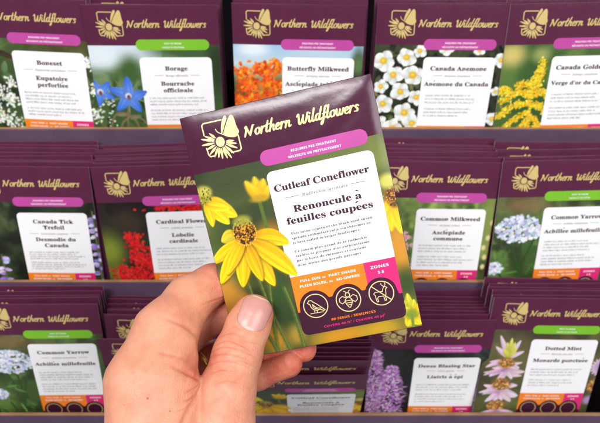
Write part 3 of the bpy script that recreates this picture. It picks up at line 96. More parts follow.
GLYPHS_SANS = {
65: [232, [0, 0, 85, 241, 147, 241, 232, 0, 177, 0, 160, 57, 72, 57, 55, 0], [85, 100, 147, 100, 130, 155, 125, 170, 120, 188, 116, 203, 111, 187, 106, 168, 102, 155]],
66: [226, [30, 0, 30, 240, 105, 240, 147, 236, 177, 226, 196, 208, 202, 179, 199, 160, 192, 144, 181, 133, 165, 127, 165, 126, 187, 117, 195, 110, 202, 100, 206, 86, 208, 70, 202, 40, 184, 18, 156, 5, 120, 0], [81, 145, 110, 145, 129, 146, 141, 152, 148, 160, 150, 172, 147, 184, 140, 192, 127, 197, 108, 198, 81, 198], [81, 42, 114, 42, 134, 44, 146, 51, 153, 61, 155, 75, 153, 87, 146, 96, 133, 102, 112, 104, 81, 104]],
67: [214, [127, -3, 94, 0, 66, 12, 45, 30, 31, 55, 22, 85, 19, 120, 23, 154, 33, 184, 49, 209, 71, 227, 99, 239, 132, 243, 168, 239, 202, 226, 186, 185, 159, 196, 132, 201, 106, 195, 87, 179, 76, 153, 72, 119, 75, 85, 86, 60, 105, 44, 132, 39, 161, 42, 193, 52, 193, 9, 162, 0]],
68: [248, [30, 0, 30, 240, 105, 240, 141, 236, 171, 226, 195, 210, 214, 187, 225, 158, 229, 122, 220, 69, 195, 31, 153, 8, 98, 0], [81, 42, 103, 42, 144, 51, 168, 77, 176, 121, 172, 156, 159, 179, 137, 193, 108, 198, 81, 198]],
69: [188, [30, 0, 30, 240, 168, 240, 168, 198, 81, 198, 81, 145, 162, 145, 162, 104, 81, 104, 81, 42, 168, 42, 168, 0]],
70: [184, [30, 0, 30, 240, 168, 240, 168, 198, 80, 198, 80, 136, 162, 136, 162, 95, 80, 95, 80, 0]],
71: [243, [131, -3, 83, 5, 48, 28, 27, 67, 19, 120, 23, 155, 34, 185, 52, 210, 77, 228, 108, 239, 145, 243, 182, 239, 216, 228, 199, 188, 174, 197, 144, 201, 124, 198, 106, 191, 92, 179, 81, 162, 74, 142, 72, 119, 73, 97, 78, 78, 86, 61, 98, 49, 114, 42, 134, 39, 153, 40, 167, 42, 167, 92, 121, 92, 121, 135, 216, 135, 216, 10, 177, 0]],
72: [257, [30, 0, 30, 240, 81, 240, 81, 146, 176, 146, 176, 240, 227, 240, 227, 0, 176, 0, 176, 103, 81, 103, 81, 0]],
73: [131, [11, 0, 11, 29, 40, 42, 40, 197, 11, 211, 11, 240, 120, 240, 120, 211, 91, 197, 91, 42, 120, 29, 120, 0]],
76: [190, [30, 0, 30, 240, 81, 240, 81, 42, 178, 42, 178, 0]],
77: [317, [30, 0, 30, 240, 99, 240, 156, 56, 157, 56, 217, 240, 286, 240, 286, 0, 239, 0, 239, 113, 240, 140, 241, 168, 241, 188, 240, 188, 178, 0, 132, 0, 74, 188, 73, 188, 74, 168, 75, 139, 76, 111, 76, 0]],
78: [273, [30, 0, 30, 240, 94, 240, 198, 60, 199, 60, 198, 93, 197, 126, 197, 240, 243, 240, 243, 0, 178, 0, 74, 181, 73, 181, 75, 147, 76, 113, 76, 0]],
79: [267, [134, -3, 98, 1, 69, 12, 47, 31, 32, 55, 23, 86, 19, 121, 23, 155, 32, 185, 47, 210, 69, 228, 98, 240, 134, 243, 169, 240, 198, 228, 220, 210, 236, 185, 245, 155, 248, 120, 245, 85, 236, 55, 220, 31, 198, 12, 169, 1], [134, 39, 162, 45, 180, 61, 191, 87, 194, 120, 191, 154, 180, 180, 162, 196, 134, 201, 106, 196, 87, 180, 76, 154, 73, 120, 76, 87, 87, 61, 106, 45]],
80: [211, [30, 0, 30, 240, 107, 240, 147, 235, 174, 220, 190, 196, 196, 165, 194, 145, 187, 126, 175, 109, 158, 96, 134, 88, 103, 85, 81, 85, 81, 0], [81, 127, 98, 127, 117, 129, 132, 135, 141, 147, 144, 163, 140, 183, 126, 194, 104, 198, 81, 198]],
81: [267, [181, -57, 137, -3, 134, -3, 98, 1, 69, 12, 47, 31, 32, 55, 23, 86, 19, 121, 23, 155, 32, 185, 47, 210, 69, 228, 98, 240, 134, 243, 169, 240, 198, 228, 220, 210, 236, 185, 245, 155, 248, 120, 244, 83, 233, 51, 215, 25, 189, 7, 246, -57], [134, 39, 162, 45, 180, 61, 191, 87, 194, 120, 191, 154, 180, 180, 162, 196, 134, 201, 106, 196, 87, 180, 76, 154, 73, 120, 76, 87, 87, 61, 106, 45]],
82: [222, [30, 0, 30, 240, 100, 240, 143, 235, 172, 222, 190, 200, 196, 168, 194, 152, 190, 139, 173, 118, 151, 104, 222, 0, 165, 0, 108, 92, 81, 92, 81, 0], [81, 133, 97, 133, 119, 135, 133, 142, 142, 152, 144, 167, 141, 181, 133, 191, 118, 196, 96, 198, 81, 198]],
83: [185, [83, -3, 47, 0, 15, 11, 15, 58, 51, 45, 69, 40, 87, 39, 103, 40, 114, 46, 120, 54, 122, 64, 119, 76, 108, 86, 75, 103, 57, 113, 38, 127, 24, 147, 20, 160, 18, 175, 24, 204, 40, 225, 66, 239, 99, 243, 135, 239, 171, 226, 154, 187, 125, 197, 98, 201, 85, 199, 76, 194, 70, 186, 68, 177, 71, 165, 79, 156, 113, 138, 145, 120, 156, 110, 165, 98, 170, 84, 172, 66, 166, 38, 149, 16, 121, 1]],
84: [194, [72, 0, 72, 197, 7, 197, 7, 240, 188, 240, 188, 197, 123, 197, 123, 0]],
85: [254, [126, -3, 84, 3, 53, 21, 35, 49, 29, 85, 29, 240, 79, 240, 79, 93, 82, 68, 91, 51, 106, 42, 127, 39, 149, 43, 163, 52, 172, 69, 175, 93, 175, 240, 225, 240, 225, 85, 223, 61, 214, 40, 201, 22, 181, 8, 157, 0]],
86: [218, [81, 0, 0, 240, 51, 240, 96, 97, 100, 83, 105, 63, 109, 44, 113, 63, 118, 83, 122, 97, 167, 240, 218, 240, 137, 0]],
87: [325, [61, 0, 0, 240, 50, 240, 81, 109, 85, 89, 89, 66, 92, 46, 95, 66, 100, 88, 103, 105, 138, 240, 186, 240, 221, 105, 225, 89, 229, 66, 232, 46, 235, 66, 240, 89, 244, 109, 275, 240, 325, 240, 264, 0, 206, 0, 173, 126, 171, 137, 167, 153, 164, 170, 162, 182, 160, 170, 157, 153, 154, 137, 151, 126, 119, 0]],
89: [210, [80, 0, 80, 92, 0, 240, 55, 240, 105, 141, 155, 240, 210, 240, 130, 93, 130, 0]],
90: [194, [8, 0, 8, 33, 123, 198, 11, 198, 11, 240, 183, 240, 183, 207, 69, 42, 186, 42, 186, 0]],
48: [192, [96, -3, 58, 5, 32, 29, 17, 68, 12, 120, 14, 156, 20, 186, 31, 211, 47, 229, 68, 240, 96, 243, 133, 235, 159, 211, 175, 172, 180, 120, 178, 84, 171, 54, 161, 29, 145, 11, 123, 0], [96, 38, 112, 43, 122, 58, 127, 84, 129, 120, 127, 156, 122, 182, 112, 197, 96, 202, 80, 197, 70, 182, 64, 156, 62, 120, 64, 84, 70, 58, 80, 43]],
49: [192, [88, 0, 88, 139, 88, 162, 89, 186, 82, 179, 72, 170, 44, 148, 20, 178, 97, 240, 139, 240, 139, 0]],
50: [192, [13, 0, 13, 35, 74, 96, 103, 127, 119, 150, 124, 172, 122, 185, 116, 194, 107, 199, 95, 201, 81, 199, 68, 194, 40, 176, 13, 209, 35, 226, 62, 238, 98, 243, 120, 241, 139, 235, 154, 224, 165, 211, 172, 196, 174, 178, 172, 159, 166, 142, 144, 110, 107, 74, 77, 45, 77, 43, 181, 43, 181, 0]],
51: [192, [82, -3, 45, 0, 13, 10, 13, 53, 45, 41, 77, 37, 100, 39, 115, 46, 123, 58, 126, 73, 121, 90, 114, 96, 103, 100, 68, 104, 50, 104, 50, 143, 68, 143, 102, 147, 112, 152, 118, 158, 122, 175, 120, 186, 114, 195, 103, 200, 88, 202, 72, 201, 58, 196, 37, 185, 13, 220, 46, 236, 67, 241, 91, 243, 124, 239, 150, 228, 166, 210, 172, 186, 168, 164, 157, 146, 140, 134, 120, 126, 120, 125, 145, 119, 164, 108, 175, 91, 179, 70, 176, 50, 168, 32, 155, 18, 137, 6, 112, -1]],
52: [192, [108, 0, 108, 50, 6, 50, 6, 85, 111, 240, 157, 240, 157, 89, 186, 89, 186, 50, 157, 50, 157, 0], [50, 89, 108, 89, 108, 130, 108, 148, 109, 169, 110, 182, 109, 182, 102, 169, 94, 155]],
53: [192, [81, -3, 46, 0, 16, 10, 16, 53, 46, 42, 79, 38, 99, 40, 114, 47, 123, 59, 126, 76, 120, 96, 104, 108, 78, 112, 58, 110, 41, 107, 21, 118, 30, 240, 160, 240, 160, 197, 75, 197, 70, 150, 82, 152, 101, 153, 121, 151, 140, 145, 155, 134, 167, 120, 174, 102, 177, 80, 171, 45, 152, 19, 122, 2]],
54: [192, [99, -3, 76, -1, 55, 8, 37, 22, 24, 42, 15, 69, 12, 102, 15, 143, 25, 181, 34, 198, 47, 213, 62, 225, 81, 235, 104, 240, 132, 242, 148, 242, 164, 240, 164, 199, 150, 202, 135, 203, 109, 200, 89, 193, 75, 182, 66, 167, 61, 149, 58, 128, 60, 128, 69, 139, 80, 148, 94, 154, 112, 156, 141, 151, 163, 136, 176, 112, 181, 80, 175, 45, 159, 19, 133, 2], [98, 37, 112, 40, 123, 48, 130, 61, 132, 79, 130, 95, 124, 107, 114, 114, 99, 117, 80, 112, 67, 99, 62, 84, 66, 62, 78, 44, 88, 39]],
55: [192, [37, 0, 127, 197, 9, 197, 9, 240, 181, 240, 181, 208, 90, 0]],
56: [192, [96, -3, 60, 1, 34, 14, 17, 34, 12, 61, 15, 83, 25, 101, 40, 114, 58, 125, 43, 136, 30, 150, 22, 166, 19, 185, 22, 203, 30, 217, 42, 228, 58, 236, 77, 241, 96, 243, 116, 241, 134, 236, 150, 228, 162, 217, 170, 203, 173, 185, 170, 165, 160, 150, 147, 137, 130, 127, 154, 111, 173, 90, 178, 77, 180, 62, 177, 44, 169, 28, 157, 14, 140, 5, 119, -1], [96, 148, 116, 161, 123, 170, 125, 181, 123, 192, 117, 199, 107, 204, 96, 206, 84, 204, 75, 199, 69, 192, 67, 181, 69, 170, 76, 161], [95, 34, 112, 36, 124, 42, 131, 51, 133, 63, 128, 79, 114, 92, 98, 102, 94, 104, 69, 87, 61, 77, 59, 64, 61, 52, 68, 42, 79, 36]],
57: [192, [60, -3, 43, -3, 28, -1, 28, 40, 42, 37, 56, 36, 83, 39, 103, 46, 116, 57, 126, 72, 131, 90, 133, 111, 131, 111, 113, 91, 98, 85, 78, 83, 51, 88, 29, 103, 15, 127, 11, 159, 16, 194, 33, 220, 59, 237, 92, 242, 116, 240, 137, 231, 154, 217, 168, 197, 177, 170, 180, 137, 177, 97, 166, 58, 157, 41, 145, 26, 130, 14, 111, 5, 87, -1], [92, 122, 112, 127, 125, 140, 130, 155, 126, 177, 113, 195, 104, 200, 93, 202, 80, 199, 69, 192, 62, 179, 60, 160, 62, 144, 68, 132, 78, 125]],
45: [108, [13, 77, 13, 103, 95, 103, 95, 77]],
47: [125, [3, 0, 93, 240, 122, 240, 32, 0]],
97: [203, [71, -3, 48, 0, 30, 11, 18, 29, 14, 55, 19, 80, 35, 98, 60, 109, 96, 113, 128, 114, 128, 122, 126, 135, 120, 143, 111, 148, 99, 150, 73, 146, 48, 137, 31, 171, 64, 183, 101, 187, 134, 183, 158, 171, 173, 151, 178, 122, 178, 0, 143, 0, 133, 25, 132, 25, 120, 12, 107, 3, 91, -2], [90, 33, 105, 36, 117, 43, 125, 54, 128, 70, 128, 85, 108, 84, 88, 82, 75, 76, 68, 66, 65, 54, 67, 45, 72, 38]],
98: [213, [127, -3, 109, -2, 95, 4, 76, 20, 73, 20, 64, 0, 26, 0, 26, 255, 76, 255, 76, 196, 76, 175, 74, 160, 76, 160, 85, 170, 96, 179, 110, 185, 128, 187, 156, 181, 178, 163, 193, 133, 197, 92, 193, 51, 178, 21, 155, 3], [113, 37, 127, 41, 137, 52, 144, 69, 146, 93, 144, 116, 137, 133, 126, 143, 112, 147, 96, 144, 85, 135, 79, 119, 76, 98, 76, 92, 78, 69, 84, 52, 95, 41]],
99: [173, [101, -3, 64, 2, 37, 19, 21, 48, 15, 91, 18, 121, 27, 145, 40, 164, 58, 177, 80, 184, 105, 187, 138, 183, 162, 174, 147, 136, 125, 143, 105, 146, 83, 140, 70, 122, 66, 91, 69, 67, 76, 50, 89, 41, 105, 37, 133, 41, 156, 53, 156, 10, 132, 0]],
100: [213, [84, -3, 57, 3, 34, 21, 20, 50, 15, 91, 20, 133, 35, 163, 57, 181, 86, 187, 104, 185, 118, 179, 130, 170, 138, 160, 140, 160, 138, 175, 136, 196, 136, 255, 186, 255, 186, 0, 148, 0, 138, 24, 136, 24, 128, 13, 117, 5, 102, -1], [102, 37, 119, 40, 131, 49, 137, 64, 140, 86, 140, 91, 138, 115, 131, 132, 120, 143, 101, 146, 86, 143, 75, 132, 68, 114, 66, 91, 68, 67, 75, 50, 87, 40]],
101: [198, [109, -3, 83, -1, 60, 7, 42, 20, 27, 38, 18, 61, 15, 90, 18, 120, 26, 144, 39, 163, 56, 176, 77, 184, 102, 187, 136, 181, 162, 165, 178, 139, 184, 103, 184, 79, 66, 79, 69, 60, 78, 46, 93, 37, 111, 34, 144, 37, 174, 48, 174, 10, 145, 0], [67, 112, 137, 112, 135, 128, 128, 140, 118, 148, 102, 151, 89, 149, 78, 142, 70, 130]],
102: [130, [34, 0, 34, 146, 7, 146, 7, 170, 34, 183, 34, 197, 36, 218, 42, 233, 52, 244, 65, 252, 81, 256, 99, 257, 126, 255, 145, 249, 132, 213, 120, 216, 104, 217, 95, 216, 89, 211, 84, 195, 84, 183, 128, 183, 128, 146, 84, 146, 84, 0]],
103: [213, [95, -81, 59, -78, 26, -70, 26, -30, 61, -40, 98, -44, 119, -39, 132, -25, 136, -2, 136, 1, 137, 13, 138, 24, 136, 24, 126, 11, 114, 3, 100, -2, 84, -3, 55, 3, 33, 22, 20, 52, 15, 91, 20, 131, 34, 162, 56, 180, 86, 187, 116, 180, 139, 160, 140, 160, 144, 183, 186, 183, 186, 0, 181, -35, 163, -60, 134, -75], [102, 36, 119, 39, 130, 47, 137, 62, 140, 85, 140, 91, 137, 116, 131, 133, 119, 143, 101, 146, 82, 140, 70, 121, 66, 91, 70, 60, 82, 42]],
104: [221, [26, 0, 26, 255, 76, 255, 76, 203, 75, 177, 74, 160, 77, 160, 87, 172, 99, 180, 114, 185, 130, 187, 157, 183, 177, 171, 191, 150, 195, 120, 195, 0, 145, 0, 145, 107, 142, 129, 132, 142, 116, 147, 97, 143, 85, 131, 78, 112, 76, 86, 76, 0]],
105: [102, [51, 206, 41, 208, 32, 212, 26, 219, 24, 231, 26, 243, 32, 250, 51, 255, 71, 250, 77, 243, 79, 231, 77, 219, 71, 212], [26, 0, 26, 183, 76, 183, 76, 0]],
106: [102, [51, 206, 41, 208, 32, 212, 26, 219, 24, 231, 26, 243, 32, 250, 51, 255, 71, 250, 77, 243, 79, 231, 77, 219, 71, 212], [11, -81, -6, -79, -21, -77, -21, -37, -10, -39, 2, -40, 11, -39, 19, -35, 24, -26, 26, -12, 26, 183, 76, 183, 76, -20, 75, -36, 70, -50, 61, -63, 49, -72, 33, -79]],
107: [208, [26, 0, 26, 255, 76, 255, 76, 141, 75, 120, 74, 100, 85, 114, 96, 128, 147, 183, 204, 183, 131, 104, 208, 0, 150, 0, 98, 74, 76, 57, 76, 0]],
108: [102, [26, 0, 26, 255, 76, 255, 76, 0]],
109: [330, [26, 0, 26, 183, 64, 183, 71, 160, 74, 160, 84, 172, 97, 180, 112, 185, 127, 187, 146, 185, 162, 180, 174, 172, 183, 160, 187, 160, 197, 172, 211, 180, 226, 185, 241, 187, 269, 183, 289, 171, 301, 150, 305, 120, 305, 0, 255, 0, 255, 107, 251, 129, 242, 142, 227, 147, 210, 143, 199, 133, 192, 115, 190, 92, 190, 0, 140, 0, 140, 107, 137, 129, 128, 142, 113, 147, 95, 143, 84, 131, 78, 112, 76, 86, 76, 0]],
110: [221, [26, 0, 26, 183, 64, 183, 71, 160, 74, 160, 84, 172, 98, 180, 114, 185, 130, 187, 157, 183, 178, 171, 191, 150, 195, 120, 195, 0, 145, 0, 145, 107, 144, 124, 138, 137, 129, 144, 116, 147, 97, 143, 85, 131, 78, 112, 76, 86, 76, 0]],
111: [208, [103, -3, 79, -1, 58, 8, 40, 21, 27, 40, 18, 64, 15, 92, 21, 132, 39, 162, 67, 181, 104, 187, 129, 184, 150, 176, 168, 162, 181, 144, 190, 120, 193, 92, 187, 52, 169, 21, 140, 3], [104, 37, 121, 40, 133, 51, 139, 68, 142, 92, 139, 116, 133, 133, 121, 143, 104, 146, 87, 143, 75, 133, 68, 116, 66, 92, 68, 68, 75, 51, 87, 40]],
112: [213, [26, -81, 26, 183, 67, 183, 74, 160, 76, 160, 96, 179, 110, 185, 128, 187, 156, 181, 178, 163, 193, 133, 197, 92, 192, 51, 178, 21, 155, 3, 127, -3, 109, -2, 95, 4, 76, 20, 74, 20, 76, -7, 76, -81], [113, 37, 128, 41, 138, 52, 144, 69, 146, 93, 143, 123, 131, 141, 112, 147, 96, 144, 85, 135, 79, 119, 76, 98, 76, 92, 78, 69, 84, 52, 95, 41]],
113: [213, [136, -81, 136, -4, 138, 24, 136, 24, 128, 13, 117, 5, 103, -1, 84, -3, 56, 3, 34, 21, 20, 50, 15, 91, 20, 133, 35, 163, 57, 181, 85, 187, 104, 185, 118, 179, 129, 170, 138, 160, 140, 160, 144, 183, 186, 183, 186, -81], [102, 36, 120, 39, 131, 48, 137, 64, 140, 85, 140, 91, 138, 115, 131, 132, 120, 143, 101, 146, 86, 143, 75, 132, 68, 114, 66, 91, 70, 60, 82, 42]],
114: [152, [26, 0, 26, 183, 64, 183, 72, 152, 74, 152, 83, 166, 96, 177, 111, 184, 129, 187, 137, 186, 145, 185, 142, 138, 135, 140, 127, 140, 102, 135, 92, 130, 83, 121, 78, 109, 76, 93, 76, 0]],
115: [167, [76, -3, 43, -1, 15, 7, 15, 49, 47, 38, 78, 33, 90, 34, 99, 38, 103, 43, 105, 49, 102, 57, 91, 66, 65, 78, 37, 93, 27, 100, 20, 110, 16, 122, 15, 136, 20, 158, 35, 174, 58, 184, 88, 187, 120, 183, 152, 172, 137, 136, 111, 146, 87, 150, 70, 147, 65, 138, 68, 130, 79, 122, 103, 111, 130, 98, 140, 90, 148, 81, 153, 69, 154, 54, 149, 30, 134, 12, 110, 0]],
116: [146, [89, -3, 60, 2, 48, 9, 39, 21, 33, 36, 32, 57, 32, 146, 8, 146, 8, 167, 35, 184, 50, 222, 82, 222, 82, 183, 133, 183, 133, 146, 82, 146, 82, 57, 83, 48, 88, 42, 95, 38, 103, 37, 120, 38, 135, 42, 135, 5, 115, -1]],
117: [221, [90, -3, 64, 1, 43, 13, 30, 33, 25, 64, 25, 183, 75, 183, 75, 76, 77, 59, 82, 47, 91, 39, 105, 37, 124, 41, 136, 52, 142, 71, 144, 97, 144, 183, 194, 183, 194, 0, 156, 0, 149, 24, 147, 24, 136, 11, 123, 3, 107, -2]],
118: [191, [70, 0, 0, 183, 52, 183, 88, 79, 93, 59, 95, 41, 96, 41, 103, 79, 139, 183, 191, 183, 121, 0]],
119: [287, [55, 0, 3, 183, 53, 183, 74, 102, 78, 82, 82, 59, 84, 42, 86, 42, 87, 55, 89, 71, 92, 86, 94, 95, 117, 183, 172, 183, 193, 95, 196, 80, 200, 59, 201, 42, 202, 42, 205, 59, 209, 82, 213, 102, 235, 183, 284, 183, 231, 0, 177, 0, 163, 64, 159, 81, 153, 105, 148, 129, 144, 145, 143, 145, 139, 129, 134, 105, 128, 81, 124, 63, 109, 0]],
120: [194, [2, 0, 64, 94, 5, 183, 61, 183, 97, 125, 133, 183, 190, 183, 130, 94, 192, 0, 136, 0, 97, 63, 58, 0]],
121: [191, [37, -81, 22, -80, 11, -78, 11, -38, 20, -40, 31, -40, 45, -38, 56, -31, 64, -20, 70, -8, 73, 1, 0, 183, 55, 183, 89, 80, 93, 65, 95, 48, 96, 48, 99, 65, 103, 80, 137, 183, 191, 183, 113, -24, 101, -48, 83, -66, 62, -77]],
122: [164, [9, 0, 9, 30, 94, 145, 14, 145, 14, 183, 151, 183, 151, 151, 68, 38, 154, 38, 154, 0]],
32: [87],
}
import bpy, math, random
import numpy as np
from mathutils import Matrix, Vector
from mathutils.geometry import delaunay_2d_cdt

rng = np.random.default_rng(7)
random.seed(7)
COL = bpy.context.scene.collection
SC = bpy.context.scene
GL = {}
for f_, d_ in (('s', GLYPHS_SERIF), ('i', GLYPHS_ITALIC), ('b', GLYPHS_SANS)):
    for k_, g_ in d_.items(): GL[f_ + chr(k_)] = g_

# ------------------------------------------------------------------ frames
# lens frame: x right, y down, z away from the lens (mm); the world is z-up metres
F, CX, CY = 583.0, 300.0, 211.5
PITCH = math.radians(40)
CAM = np.array([0.0, -0.32, 1.42])
RT = np.array([1.0, 0, 0]); DN = np.array([0, -math.sin(PITCH), -math.cos(PITCH)]); FW = np.array([0, math.cos(PITCH), -math.sin(PITCH)])
B = np.stack([RT, DN, FW], 1)
def W(p):
    return CAM + (np.asarray(p, float) @ B.T) / 1000.0
def Rx(a): c, s = math.cos(a), math.sin(a); return np.array([[1, 0, 0], [0, c, -s], [0, s, c]])
def Ry(a): c, s = math.cos(a), math.sin(a); return np.array([[c, 0, s], [0, 1, 0], [-s, 0, c]])
def Rz(a): c, s = math.cos(a), math.sin(a); return np.array([[c, -s, 0], [s, c, 0], [0, 0, 1]])
def world_matrix(o, R, base):
    """packet frame (x across, y into the packet, z up) from its lens-frame pose; base = lens-frame point of the origin"""
    M = np.eye(4)
    Rw = B @ R
    M[:3, 0] = Rw[:, 0]; M[:3, 1] = Rw[:, 2]; M[:3, 2] = -Rw[:, 1]
    M[:3, 3] = W(base)
    return Matrix(M.tolist())

# ------------------------------------------------------------------ materials
def lin(c):
    c = np.asarray(c, float) / 255.0
    return np.where(c <= 0.04045, c / 12.92, ((c + 0.055) / 1.055) ** 2.4)
ALB = 0.86
def new_mat(name):
    m = bpy.data.materials.new(name); m.use_nodes = True
    nt = m.node_tree
    return m, nt, nt.nodes['Principled BSDF'], nt.nodes, nt.links
def print_mat(name, rgb, rough=0.42, spec=0.4, mott=0.05, bump=0.05, bscale=260, coat=0.0):
    m, nt, b, N, L = new_mat(name)
    tc = N.new('ShaderNodeTexCoord')
    nz = N.new('ShaderNodeTexNoise'); nz.inputs['Scale'].default_value = 55; nz.inputs['Detail'].default_value = 6
    L.new(tc.outputs['Object'], nz.inputs['Vector'])
    hs = N.new('ShaderNodeHueSaturation')
    c = lin(rgb) * ALB
    hs.inputs['Color'].default_value = (*c, 1)
    mr = N.new('ShaderNodeMapRange'); mr.inputs['From Min'].default_value = 0.3; mr.inputs['From Max'].default_value = 0.7
    mr.inputs['To Min'].default_value = 1 - mott; mr.inputs['To Max'].default_value = 1 + mott
    L.new(nz.outputs['Fac'], mr.inputs['Value']); L.new(mr.outputs['Result'], hs.inputs['Value'])
    L.new(hs.outputs['Color'], b.inputs['Base Color'])
    b.inputs['Roughness'].default_value = rough
    b.inputs['Specular IOR Level'].default_value = spec
    b.inputs['Coat Weight'].default_value = coat
    if bump:
        n2 = N.new('ShaderNodeTexNoise'); n2.inputs['Scale'].default_value = bscale; n2.inputs['Detail'].default_value = 4
        L.new(tc.outputs['Object'], n2.inputs['Vector'])
        bp = N.new('ShaderNodeBump'); bp.inputs['Strength'].default_value = bump; bp.inputs['Distance'].default_value = 0.002
        L.new(n2.outputs['Fac'], bp.inputs['Height']); L.new(bp.outputs['Normal'], b.inputs['Normal'])
    return m
def photo_mat():
    m, nt, b, N, L = new_mat('printed photograph')
    at = N.new('ShaderNodeAttribute'); at.attribute_name = 'Ink'
    L.new(at.outputs['Color'], b.inputs['Base Color'])
    tc = N.new('ShaderNodeTexCoord')
    n2 = N.new('ShaderNodeTexNoise'); n2.inputs['Scale'].default_value = 240; n2.inputs['Detail'].default_value = 3
    L.new(tc.outputs['Object'], n2.inputs['Vector'])
    bp = N.new('ShaderNodeBump'); bp.inputs['Strength'].default_value = 0.04; bp.inputs['Distance'].default_value = 0.002
    L.new(n2.outputs['Fac'], bp.inputs['Height']); L.new(bp.outputs['Normal'], b.inputs['Normal'])
    b.inputs['Roughness'].default_value = 0.4; b.inputs['Specular IOR Level'].default_value = 0.4
    return m
M_PHOTO = photo_mat()
M_PURP = print_mat('aubergine print', (73, 24, 52), 0.25, 0.42, 0.05, 0.06, 150)
M_PURPB = print_mat('aubergine print on shelf', (88, 32, 62), 0.36, 0.36, 0.08, 0.10)
M_STACK = print_mat('aubergine packet stock', (88, 34, 63), 0.4, 0.36, 0.14, 0.14)
M_RIM = print_mat('white paper edge', (222, 210, 214), 0.6, 0.3)
M_WHITE = print_mat('white label print', (247, 246, 250), 0.45, 0.35, 0.012, 0.03)
M_GOLD = print_mat('pale gold ink', (234, 220, 160), 0.38, 0.5, 0.03, 0.02)
M_GOLDB = print_mat('gold ink', (212, 188, 120), 0.4, 0.5, 0.04, 0.02)
M_PINK = print_mat('orchid pink ink', (190, 72, 158), 0.4, 0.45, 0.03)
M_GREEN = print_mat('leaf green ink', (124, 190, 44), 0.4, 0.45, 0.03)
M_ORANGE = print_mat('orange ink', (243, 132, 32), 0.42, 0.4, 0.03)
M_MAG = print_mat('magenta ink', (222, 40, 120), 0.42, 0.4, 0.03)
M_DARK = print_mat('dark plum ink', (62, 18, 44), 0.4, 0.45, 0.03)
M_TITLE = print_mat('plum lettering ink', (66, 30, 50), 0.5, 0.3, 0.0, 0)
M_GREY = print_mat('grey lettering ink', (104, 96, 106), 0.5, 0.3, 0.0, 0)
M_BODYT = print_mat('small lettering ink', (74, 58, 72), 0.5, 0.3, 0.0, 0)
M_BODYB = print_mat('faint lettering ink', (132, 122, 136), 0.5, 0.3, 0.0, 0)
M_WINK = print_mat('white lettering ink', (250, 246, 250), 0.5, 0.3, 0.0, 0)
M_TRAY = print_mat('violet coated board', (90, 69, 92), 0.55, 0.28, 0.12, 0.12, 130)
M_KRAFT = print_mat('raw kraft board edge', (164, 124, 90), 0.85, 0.2, 0.2, 0.3, 500)
M_BACK = print_mat('shadowed violet board', (12, 7, 11), 0.9, 0.04, 0.1, 0.1)  # base colour taken near black to stand in for shade in the gaps

# ------------------------------------------------------------------ mesh helpers
def link(name, me, parent=None, mats=()):
    o = bpy.data.objects.new(name, me); COL.objects.link(o)
    if parent is not None: o.parent = parent
    if me is not None:
        for m in mats: me.materials.append(m)
    return o
def mk(name, V, Fc, mat, parent=None, ink=None, smooth=True, midx=None):
    """V (n,3) metres; Fc (m,k) int array or list of such arrays"""
    if not isinstance(Fc, list): Fc = [Fc]
    Fc = [np.asarray(f, np.int32) for f in Fc if len(f)]
    me = bpy.data.meshes.new(name)
    V = np.asarray(V, np.float32)
    me.vertices.add(len(V)); me.vertices.foreach_set('co', V.ravel())
    loops = np.concatenate([f.ravel() for f in Fc]); tot = np.concatenate([np.full(len(f), f.shape[1], np.int32) for f in Fc])
    st = np.concatenate([[0], np.cumsum(tot)[:-1]]).astype(np.int32)
    me.loops.add(len(loops)); me.loops.foreach_set('vertex_index', loops)
    me.polygons.add(len(tot)); me.polygons.foreach_set('loop_start', st)
    try: me.polygons.foreach_set('loop_total', tot)
    except Exception: pass
    me.polygons.foreach_set('use_smooth', np.full(len(tot), smooth))
    if midx is not None: me.polygons.foreach_set('material_index', np.asarray(midx, np.int32))
    if ink is not None:
        a = me.color_attributes.new('Ink', 'FLOAT_COLOR', 'POINT')
        c = np.ones((len(V), 4), np.float32); c[:, :3] = ink
        a.data.foreach_set('color', c.ravel())
    me.update(calc_edges=True); me.validate()
    return link(name, me, parent, mat if isinstance(mat, (list, tuple)) else [mat])
def empty(name, Mw, label=None, cat=None, group=None):
    o = bpy.data.objects.new(name, None); COL.objects.link(o)
    o.empty_display_size = 0.01
    o.matrix_world = Mw
    if label: o['label'] = label
    if cat: o['category'] = cat
    if group: o['group'] = group
    return o
def gridF(nr, nc):
    i = np.arange(nr - 1)[:, None] * nc + np.arange(nc - 1)[None]
    return np.stack([i, i + 1, i + 1 + nc, i + nc], -1).reshape(-1, 4)

# ------------------------------------------------------------------ flat shapes in packet mm (u right, v down)
def rows_shape(vs, left, right, n):
    """quads between left(v) and right(v)"""
    P = []
    for v in vs:
        P.append(np.stack([np.linspace(left(v), right(v), n), np.full(n, v)], 1))
    return np.concatenate(P), gridF(len(vs), n)[:, ::-1]
def rrect(u0, v0, u1, v1, r, rb=None, n=None):
    rb = r if rb is None else rb
    n = n or max(4, int((u1 - u0) / 1.6))
    k = 9
    top = [v0 + r * (1 - math.cos(t)) for t in np.linspace(0, math.pi / 2, k)] if r > 0 else [v0]
    bot = [v1 - rb * (1 - math.cos(t)) for t in np.linspace(math.pi / 2, 0, k)] if rb > 0 else [v1]
    mid = list(np.linspace(top[-1], bot[0], max(3, int((bot[0] - top[-1]) / 1.6) + 2)))[1:-1] if bot[0] - top[-1] > 0.2 else []
    vs = top + mid + bot
    vs = [v for i, v in enumerate(vs) if i == 0 or v - vs[i - 1] > 1e-4]
    def ins(v):
        if r > 0 and v < v0 + r: d = v0 + r - v; return r - math.sqrt(max(0, r * r - d * d))
        if rb > 0 and v > v1 - rb: d = v - v1 + rb; return rb - math.sqrt(max(0, rb * rb - d * d))
        return 0
    return rows_shape(vs, lambda v: u0 + ins(v), lambda v: u1 - ins(v), n)
_gc = {}
